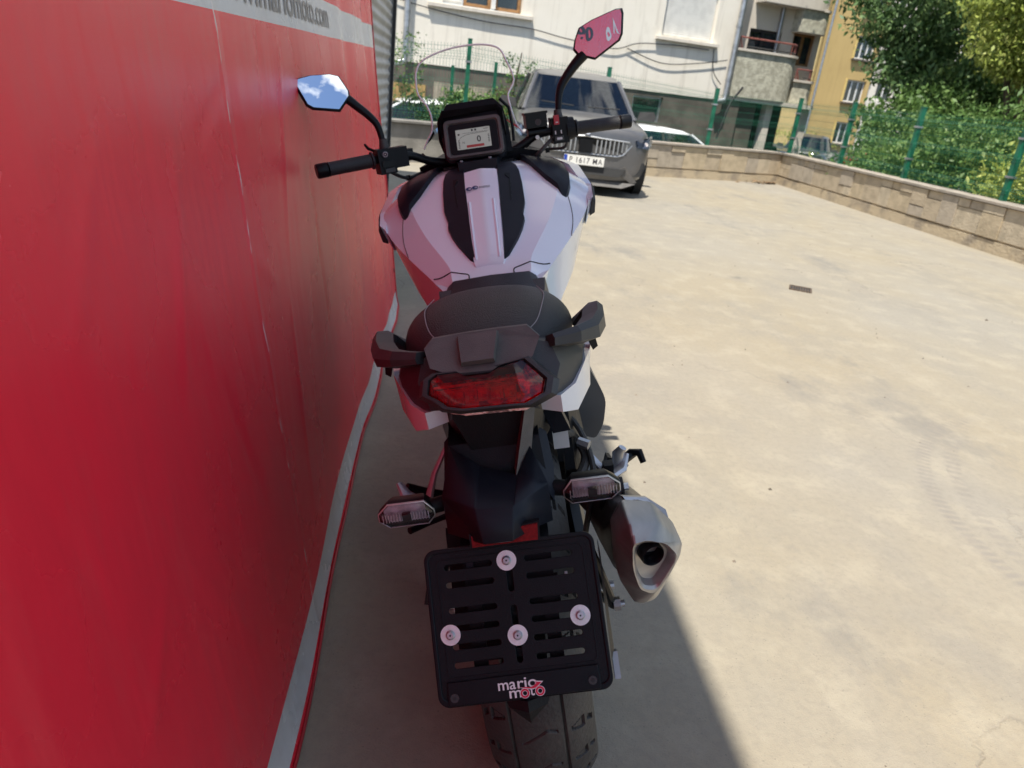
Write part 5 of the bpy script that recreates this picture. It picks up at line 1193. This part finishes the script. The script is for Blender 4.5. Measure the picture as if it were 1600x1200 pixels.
def skin(outline2d, th, name, m, parent, z_off=.0, dens=14, bev=.002):
    """panel lying on the tank: rows of left/right edges by y"""
    rows = []
    for y, xa, xb in outline2d:
        xs_ = np.linspace(xa, xb, dens); rows.append([(x, y, surf(x, y)) for x in xs_])
    bm = bmesh.new(); top = [[bm.verts.new((x, y, z + (th if j_ else th * .25) + z_off)) for x, y, z in r_] for j_, r_ in enumerate(rows)]; bot = [[bm.verts.new((x, y, z - .01)) for x, y, z in r_] for r_ in rows]
    for a, b_ in zip(top, top[1:]):
        for i in range(dens - 1): bm.faces.new((a[i], a[i + 1], b_[i + 1], b_[i]))
    for a, b_ in zip(bot, bot[1:]):
        for i in range(dens - 1): bm.faces.new((a[i], b_[i], b_[i + 1], a[i + 1]))
    for i in range(dens - 1):
        bm.faces.new((top[0][i], bot[0][i], bot[0][i + 1], top[0][i + 1])); bm.faces.new((top[-1][i], top[-1][i + 1], bot[-1][i + 1], bot[-1][i]))
    for k in (0, -1):
        for r1, r2, b1, b2 in zip(top, top[1:], bot, bot[1:]): bm.faces.new((r1[k], r2[k], b2[k], b1[k]))
    return obj(name, bm, m, parent, bevel=bev, seg=2, ang=40)
cpan = skin([(.478, -.034, .030), (.482, -.037, .033), (.50, -.038, .034), (.56, -.043, .036), (.62, -.047, .038), (.68, -.051, .040), (.72, -.053, .041), (.745, -.053, .041), (.75, -.049, .037)], .0075, 'centre_panel', pearl, bike, bev=.0018)
for s, xs_ in ((-1, (-.036, -.024, -.026, -.030)), (1, (.024, .027, .030, .032))):
    pts = [(-.0045 + s * (.0255), .49), (-.005 + s * .0265, .55), (-.006 + s * .0275, .62), (-.006 + s * .028, .655)]
    bm = bmesh.new(); rws = []
    for (x, y) in pts:
        z = surf(x, y) + .0072; rws.append([(x - .006, y, z - .0012), (x + s * .003, y, z + .0026), (x + .006, y, z - .0012)])
    loft(rws, bm, cap=False, closed=False); obj('panel_crease', bm, pearl, cpan, smooth=True)
def trims(s):
    L_ = lambda lst: [(y, s * a, s * b_) if s > 0 else (y, -b_, -a) for y, a, b_ in lst]
    o = skin(L_([(.492, .030, .036), (.50, .035, .046), (.545, .038, .072), (.575, .039, .086), (.60, .040, .094), (.615, .040, .092), (.65, .041, .101), (.70, .043, .101), (.74, .043, .098), (.765, .043, .092), (.785, .043, .080)]), .0085, 'tank_trim', navy_blk, bike, bev=.003)
    skin(L_([(.60, .060, .064), (.66, .066, .070), (.715, .069, .073), (.725, .060, .073), (.73, .060, .073)]), .0098, 'trim_recess', blk_gloss, o, bev=.0006, dens=4)
    # dark inner cover in front of the knee panel
    skin(L_([(.688, .197, .206), (.70, .188, .214), (.73, .160, .223), (.77, .136, .226), (.82, .118, .218), (.87, .108, .208), (.945, .103, .185)]), .016, 'fairing_inner_cover', navy_blk, bike, bev=.004, dens=10)
    # outer white shoulder with its dark gap line
    secs_ = [[(s * .262, .70, .955), (s * .276, .71, .968), (s * .268, .71, .940), (s * .25, .70, .90)], [(s * .262, .80, .990), (s * .284, .80, .985), (s * .282, .80, .950), (s * .25, .80, .89)], [(s * .240, .92, 1.030), (s * .268, .93, 1.022), (s * .270, .93, .985), (s * .24, .92, .92)], [(s * .200, 1.02, 1.045), (s * .232, 1.04, 1.035), (s * .24, 1.05, .995), (s * .2, 1.05, .93)], [(s * .14, 1.16, 1.04), (s * .16, 1.18, 1.03), (s * .17, 1.19, .98), (s * .15, 1.18, .90)]]
    o = obj('outer_shoulder', loft(secs_), pearl, bike, bevel=.004, seg=2, ang=15)
    secs_ = [[(s * .273, .70, .962), (s * .281, .705, .955), (s * .277, .71, .925), (s * .262, .70, .92)], [(s * .286, .80, .984), (s * .291, .80, .974), (s * .288, .80, .935), (s * .27, .80, .93)], [(s * .270, .93, 1.018), (s * .277, .93, 1.008), (s * .277, .93, .965), (s * .26, .93, .96)]]
    obj('shoulder_edge', loft(secs_), dark_trim, o, bevel=.002)
    # seam line across the shoulder and rear seam by the seat
    seam = [(s * .186, .655, 0), (s * .206, .680, 0), (s * .2130, .715, 0), (s * .208, .745, 0)]
    P = [(x, y, surf(x, y) + .0006) for x, y, _ in curve_pts([(s * .203, .60, 0), (s * .214, .645, 0), (s * .212, .69, 0), (s * .203, .735, 0), (s * .19, .75, 0)], 6)]
    obj('seam_line', tube(P, .0011, 5), grey_pl, bike)
    P = [(x, y, surf(x, y) + .0006) for x, y, _ in curve_pts([(s * .052, .448, 0), (s * .054, .462, 0), (s * .075, .470, 0), (s * .118, .487, 0), (s * .138, .50, 0)], 5)]
    obj('seam_line', tube(P, .0016, 5), dark_trim, bike)
both(trims)
for x, y, r_ in ((-.0335, .688, .0078), (-.0180, .690, .0078)):
    M_ = frame_m((x, y, surf(0, y) + .0083), (1, 0, 0), (0, .80, .60)); o = filled([[(a * 1.25, b_) for a, b_ in circ(0, 0, r_ * .8, 20)], [(a * 1.15, b_ * .8) for a, b_ in circ(0.002, 0, r_ * .42, 16)][::-1]], .0003, M_, 'emblem_ring', print_navy, cpan)
text_mesh("moto", .013, frame_m((-.0085, .6870, surf(0, .687) + .0082), (1, 0, 0), (0, .8, .6)), 'small_lettering', grey_pl, cpan, ext=.0001)
# key area in front of the tank
obj('ignition_cover', prism([(-.055, .762, 1.088), (.045, .762, 1.088), (.058, .86, 1.085), (.03, .90, 1.085), (-.035, .90, 1.085), (-.068, .86, 1.085)], (0, 0, -.035)), navy_blk, bike, bevel=.005)
for x in (-.047, .028): obj('cover_screw', disc((x, .79, 1.088), (0, -.2, 1), .004, .002, seg=12), zinc, bike, smooth=True)

# ---------------- dash
dn_ = Vector((0, -.905, .425)); dup_ = Vector((0, .425, .905))
DM = Matrix((Vector((1, 0, 0)), dup_, dn_)).transposed().to_4x4(); DM.translation = Vector((-.006, .815, 1.135))
dash = filled([rrect(-.083, -.046, .080, .075, .014, 6)], .030, DM, 'dash', blk, bike, bevel=.004, z0=-.018)
obj('dash_bezel', loft([[DM @ Vector((x, y, -.006)) for x, y in rrect(-.079, -.044, .076, .060, .013)], [DM @ Vector((x, y, .006)) for x, y in rrect(-.076, -.041, .073, .058, .012)], [DM @ Vector((x, y, .006)) for x, y in rrect(-.069, -.036, .066, .050, .010)], [DM @ Vector((x, y, .0005)) for x, y in rrect(-.066, -.034, .063, .048, .009)]]), grey_pl, dash, smooth=True, ang=30)
filled([rrect(-.065, -.033, .062, .047, .008)], .001, DM, 'display_glass', blk_gloss, dash, z0=.0016)
lc_ = filled([rrect(-.047, -.022, .043, .031, .002)], .0008, DM, 'display', lcd, dash, z0=.0026)
DT = lambda x, y, z=.0032: DM @ Matrix.Translation((x, y, z))
text_mesh("0", .022, DT(.0065, -.006), 'digit', lcd_dark, lc_, ext=.0001, bold=.0004)
text_mesh("N", .0085, DT(-.032, -.007), 'digit', lcd_dark, lc_, ext=.0001)
filled([rrect(-.022, -.019, .024, -.0125, .0005)], .0002, DM, 'red_bar', lcd_red, lc_, z0=.0033)
def seg_(x0, y0, x1, y1): filled([rrect(x0, y0, x1, y1, .0003)], .0002, DM, 'display_mark', lcd_dark, lc_, z0=.0033)
for x in (-.006, .003): seg_(x, .0235, x + .005, .0285)
seg_(-.042, .016, -.037, .0205); seg_(.026, .0255, .040, .0268); seg_(-.030, .0195, .040, .0202)
for k in range(6): seg_(-.0425, -.0185 + k * .004, -.0385, -.0165 + k * .004)
for k in range(5): seg_(.0360, -.010 + k * .0045, .0400, -.0078 + k * .0045)
P = [(-.040, .004), (-.033, .011), (-.02, .0155), (0, .017), (.035, .0175)]
obj('rev_arc', tube([DM @ Vector((x, y, .0034)) for x, y in P], .0004, 4), lcd_dark, lc_)
hood = loft([[DM @ Vector(p) for p in ((-.086, .020, .000), (-.085, .062, .018), (-.072, .080, .018), (.068, .080, .018), (.082, .062, .018), (.083, .020, .000), (.078, .020, -.012), (.066, .074, -.004), (-.070, .074, -.004), (-.081, .020, -.012))],
             [DM @ Vector(p) for p in ((-.088, .020, -.045), (-.088, .074, -.060), (-.072, .095, -.062), (.068, .095, -.062), (.085, .074, -.060), (.085, .020, -.045), (.075, .020, -.045), (.060, .084, -.06), (-.064, .084, -.06), (-.078, .020, -.045))]])
obj('dash_hood', hood, blk, dash, bevel=.003)
# black shade plate behind the dash that the windscreen bolts to
obj('windscreen_bracket', prism([(-.094, .885, 1.15), (-.088, .90, 1.205), (-.070, .905, 1.228), (.056, .905, 1.228), (.078, .90, 1.205), (.088, .885, 1.15), (.090, .87, 1.09), (-.094, .87, 1.09)], (0, .012, 0)), blk, dash, bevel=.003)
obj('bracket_ear', tube([(.072, .89, 1.225), (.094, .892, 1.200), (.098, .884, 1.15), (.096, .875, 1.115)], .0045, 6), blk, dash, smooth=True)
obj('bracket_ear', tube([(-.080, .89, 1.215), (-.098, .892, 1.185), (-.100, .884, 1.14), (-.092, .875, 1.11)], .0045, 6), blk, dash, smooth=True)
obj('top_yoke', prism([(-.10, .83, 1.075), (.09, .83, 1.075), (.11, .93, 1.07), (0, 1.0, 1.065), (-.12, .93, 1.07)], (0, 0, -.035)), blk_gloss, bike, bevel=.008)
obj('cockpit_panel', prism([(-.17, .90, 1.078), (-.09, .88, 1.098), (.09, .88, 1.098), (.165, .90, 1.078), (.17, 1.05, 1.07), (.08, 1.16, 1.10), (-.08, 1.16, 1.10), (-.17, 1.05, 1.07)], (0, .01, -.05)), blk, bike, bevel=.008)
obj('cable', tube(curve_pts([(-.15, .84, 1.115), (-.12, .90, 1.07), (-.09, .93, 1.06), (-.04, .95, 1.03)], 5), .005, 7), rubber, bike, smooth=True)
obj('cable', tube(curve_pts([(.19, .93, 1.12), (.15, .98, 1.10), (.11, .99, 1.07), (.05, .97, 1.03)], 5), .005, 7), rubber, bike, smooth=True)
obj('cable', tube(curve_pts([(.20, .89, 1.105), (.16, .87, 1.075), (.13, .90, 1.05)], 5), .0055, 7), rubber, bike, smooth=True)
# windscreen
wsx = [(-.147, .885, 1.125), (-.131, .892, 1.150), (-.118, .90, 1.170), (-.117, .925, 1.205), (-.127, .94, 1.235), (-.144, .95, 1.262), (-.146, .965, 1.290), (-.142, .975, 1.318), (-.130, .982, 1.338), (-.107, .985, 1.351), (-.065, .992, 1.362), (-.02, .996, 1.367), (.030, .994, 1.366), (.070, .99, 1.358), (.092, .985, 1.345), (.104, .975, 1.318), (.119, .955, 1.266), (.098, .93, 1.232), (.100, .915, 1.20), (.108, .90, 1.16), (.125, .89, 1.13)]
wc = Vector((-.008, 1.03, 1.24)); bm = bmesh.new(); ringv = [p for p in curve_pts([Vector(q) for q in wsx], 3)]; rows = []
for k in (1., .66, .33): rows.append([bm.verts.new(wc + (p - wc) * k + Vector((0, .035 * (1 - k) * k, 0))) for p in ringv])
cvx = bm.verts.new(wc); n_w = len(ringv)
for a, b_ in zip(rows, rows[1:]):
    for i in range(n_w): j = (i + 1) % n_w; bm.faces.new((a[i], a[j], b_[j], b_[i]))
for i in range(n_w): bm.faces.new((rows[-1][i], rows[-1][(i + 1) % n_w], cvx))
wsn = obj('windscreen', bm, screen_glass, bike, smooth=True, ang=180)
obj('screen_edge', tube(ringv, .0024, 6), screen_edge, wsn, smooth=True)

# ---------------- handlebar
hb = obj('handlebar', tube(curve_pts([(-.404, .722, 1.121), (-.250, .790, 1.123), (-.185, .825, 1.120), (-.130, .855, 1.095), (-.060, .875, 1.080), (.0, .885, 1.078), (.060, .895, 1.080), (.110, .905, 1.095), (.160, .910, 1.118), (.225, .910, 1.123), (.415, .932, 1.119)], 5), .011, 12), blk_gloss, bike, smooth=True)
def grip(a, b_, s):
    a, b_ = Vector(a), Vector(b_); d = (b_ - a).normalized(); Ln = (b_ - a).length
    g_ = obj('grip', tube([a, a + d * .004, a + d * .006, b_ - d * .034, b_ - d * .032], [.022, .022, .0172, .0172, .019], 20), grip_m, hb, smooth=True, ang=40)
    for k in range(14): 
        q = a + d * (.012 + k * .0058); obj('grip_rib', tube([q, q + d * .0022], .0177, 16), grip_m, g_, smooth=True, ang=40) if k < 8 else None
    obj('bar_end', tube([b_ - d * .030, b_ - d * .028, b_ - d * .003, b_], [.0165, .0185, .0185, .0165], 20), blk_gloss, hb, smooth=True, ang=40)
grip((-.272, .780, 1.123), (-.408, .720, 1.1205), -1); grip((.268, .915, 1.1215), (.422, .933, 1.1185), 1)
# left switch cluster
SL = Matrix.Translation((-.243, .790, 1.117)) @ Matrix.Rotation(radians(23), 4, 'Z')
sw = obj('switch_housing', box_bm(0, 0, 0, .044, .052, .062, None, SL), blk, hb, bevel=.007)
obj('housing_cap', box_bm(.040, .012, .004, .040, .050, .050, None, SL), blk, sw, bevel=.012)
obj('shift_button', box_bm(.0, -.027, -.006, .030, .006, .014, None, SL), blk_gloss, sw, bevel=.002)
obj('lower_button', box_bm(.002, -.027, -.022, .026, .008, .010, None, SL), dgrey_pl, sw, bevel=.002)
obj('horn_button', disc(SL @ Vector((-.004, -.024, .018)), SL.to_3x3() @ Vector((0, -1, .2)), .010, .005, seg=20), blk_gloss, sw, smooth=True)
obj('horn_symbol', tube([SL @ Vector((-.004 + .006 * cos(t), -.0305, .018 + .006 * sin(t))) for t in np.linspace(0, 2 * pi, 16)], .0006, 4), silver_print, sw)
obj('symbol_dot', disc(SL @ Vector((-.004, -.0302, .018)), (0, -1, 0), .0018, .0004, seg=8), silver_print, sw)
obj('passing_trigger', tube([SL @ Vector((-.020, .018, .028)), SL @ Vector((-.034, .016, .036)), SL @ Vector((-.042, .012, .048))], [.004, .004, .003], 6), blk_gloss, sw, smooth=True)
lv_ = obj('lever_perch', box_bm(.068, .030, .004, .030, .034, .030, None, SL), blk_gloss, sw, bevel=.006)
# right switch cluster with reservoir
SR = Matrix.Translation((.222, .905, 1.128)) @ Matrix.Rotation(radians(7), 4, 'Z')
sw = obj('switch_housing', box_bm(0, 0, -.004, .044, .050, .066, None, SR), blk, hb, bevel=.007)
obj('throttle_drum', tube([SR @ Vector((.018, 0, -.004)), SR @ Vector((.040, 0, -.004))], [.031, .029], 22), blk, sw, smooth=True, ang=40)
obj('kill_switch', box_bm(-.010, -.026, .024, .014, .012, .024, None, SR), red_plastic, sw, bevel=.002)
obj('kill_symbol', box_bm(-.010, -.0325, .018, .007, .0008, .0025, None, SR), silver_print, sw)
for x in (-.015, .001): obj('switch_symbol', box_bm(x, -.0262, -.008, .003, .0008, .009, None, SR), silver_print, sw)
obj('mode_switch', box_bm(-.006, -.027, -.024, .024, .006, .012, None, SR), dgrey_pl, sw, bevel=.002)
obj('start_symbol', box_bm(-.006, -.0306, -.024, .014, .0008, .006, None, SR), silver_print, sw)
rs = obj('brake_reservoir', box_bm(-.060, .012, .028, .058, .042, .034, None, SR), blk_gloss, hb, bevel=.004)
obj('reservoir_cap', box_bm(-.060, .012, .0475, .063, .047, .006, None, SR), blk_gloss, rs, bevel=.002)
obj('sight_glass', disc(SR @ Vector((-.056, -.0092, .024)), (0, -1, 0), .0085, .002, seg=20), dgrey_pl, rs, smooth=True)
obj('master_cylinder', tube([SR @ Vector((-.085, .010, -.002)), SR @ Vector((-.030, .010, -.002))], .012, 12), blk_gloss, rs, smooth=True)
obj('banjo_bolt', disc(SR @ Vector((-.062, -.006, -.014)), (0, -1, 0), .006, .006, seg=6), alum2, rs)
obj('brake_lever', tube(curve_pts([SR @ Vector((-.03, .040, .0)), SR @ Vector((.04, .062, .0)), SR @ Vector((.12, .060, -.004)), SR @ Vector((.19, .045, -.006))], 5), [.007] * 16, 8, flat=.7), blk_gloss, rs, smooth=True)
# mirrors: housing, silver glass, stalk
def mirror(pts, nrm_, stalk, radii, bulge):
    nrm_ = Vector(nrm_).normalized(); P = curve_pts([Vector(p) for p in pts] + [Vector(pts[0])], 1)[:-1]; c = sum(P, Vector()) / len(P)
    hs_ = [[c + (p - c) * 1.07 - nrm_ * .001 for p in P], [c + (p - c) * 1.09 - nrm_ * .006 for p in P], [c + (p - c) * .92 - nrm_ * .017 for p in P], [c + (p - c) * .5 - nrm_ * .024 for p in P]]
    hs_.insert(0, [c + (p - c) * 1.015 + nrm_ * .0008 for p in P])
    mr = obj('mirror', loft(hs_), blk_gloss, hb, bevel=.001, ang=50)
    bm = bmesh.new(); rows = []
    for k in (1., .8, .6, .4, .2): rows.append([bm.verts.new(c + (p - c) * k + nrm_ * (.0016 + bulge * (.07 ** 2 - ((p - c) * k).length_squared))) for p in P])
    cc_ = bm.verts.new(c + nrm_ * (.0016 + bulge * .07 ** 2)); n = len(P)
    for a, b_ in zip(rows, rows[1:]):
        for i in range(n): j = (i + 1) % n; bm.faces.new((a[i], a[j], b_[j], b_[i]))
    for i in range(n): bm.faces.new((rows[-1][i], rows[-1][(i + 1) % n], cc_))
    bmesh.ops.recalc_face_normals(bm, faces=bm.faces)
    if sum((f.normal for f in bm.faces), Vector()).dot(nrm_) < 0: bmesh.ops.reverse_faces(bm, faces=bm.faces)
    obj('mirror_glass', bm, chrome, mr, smooth=True, ang=180, recalc=False)
    obj('mirror_stalk', tube(curve_pts(stalk, 5), [radii[0] + (radii[-1] - radii[0]) * i / (5 * (len(stalk) - 1)) for i in range(5 * (len(stalk) - 1) + 1)], 12), blk_gloss, mr, smooth=True)
    obj('stalk_boot', tube([stalk[-1], Vector(stalk[-1]) + Vector((0, 0, .026))], [.014, .0095], 14), rubber, mr, smooth=True)
mirror([(-.4162, .7459, 1.3308), (-.4084, .7524, 1.337), (-.3807, .7671, 1.3406), (-.3374, .7863, 1.3378), (-.3191, .792, 1.3309), (-.3013, .7849, 1.2957), (-.3014, .7797, 1.2838), (-.3258, .756, 1.2562), (-.3825, .7348, 1.2691), (-.3943, .7332, 1.2782)],
       (.3979, -.8399, .3691), [(-.312, .790, 1.283), (-.292, .792, 1.262), (-.262, .796, 1.230), (-.245, .800, 1.200), (-.240, .800, 1.145)], [.012, .0075], .25)
mirror([(.3077, .9431, 1.3662), (.3405, .9373, 1.3797), (.399, .9259, 1.3953), (.4135, .9226, 1.3946), (.4157, .9208, 1.3836), (.4098, .9167, 1.3388), (.402, .9168, 1.3245), (.3393, .9269, 1.2898), (.2993, .9378, 1.3049), (.2891, .9417, 1.319), (.2948, .943, 1.3401)],
       (-.2194, -.9688, .1151), [(.312, .945, 1.302), (.280, .940, 1.275), (.246, .930, 1.238), (.232, .922, 1.205), (.224, .910, 1.150)], [.015, .0075], .25)

for x, y, z in ((.118, -.165, .897), (-.118, -.165, .897), (.150, .02, .850), (-.150, .02, .850)):
    obj('cover_bolt', disc((x, y, z), (x * 3, -.3, .8), .0055, .003, seg=6), galv, bike)
for s in (1, -1):
    obj('side_bolt', disc((s * .262, .735, .948), (s, -.3, .6), .006, .003, seg=14), blk_gloss, bike, smooth=True)
    P = [(s * (.100 + .01 * k), -.205 + .05 * k, .888 - .006 * k) for k in range(5)]
obj('throttle_cable', tube(curve_pts([(.245, .93, 1.10), (.235, .97, 1.07), (.17, 1.00, 1.07), (.09, .99, 1.05)], 6), .0042, 7), rubber, bike, smooth=True)
obj('clutch_harness', tube(curve_pts([(-.235, .81, 1.085), (-.20, .86, 1.06), (-.14, .93, 1.065), (-.07, .96, 1.04)], 6), .0048, 7), rubber, bike, smooth=True)
for x, y, z in ((-.200, .86, 1.06), (.19, .99, 1.068)): obj('cable_tie', box_bm(x, y, z, .012, .006, .014), blk_gloss, bike)
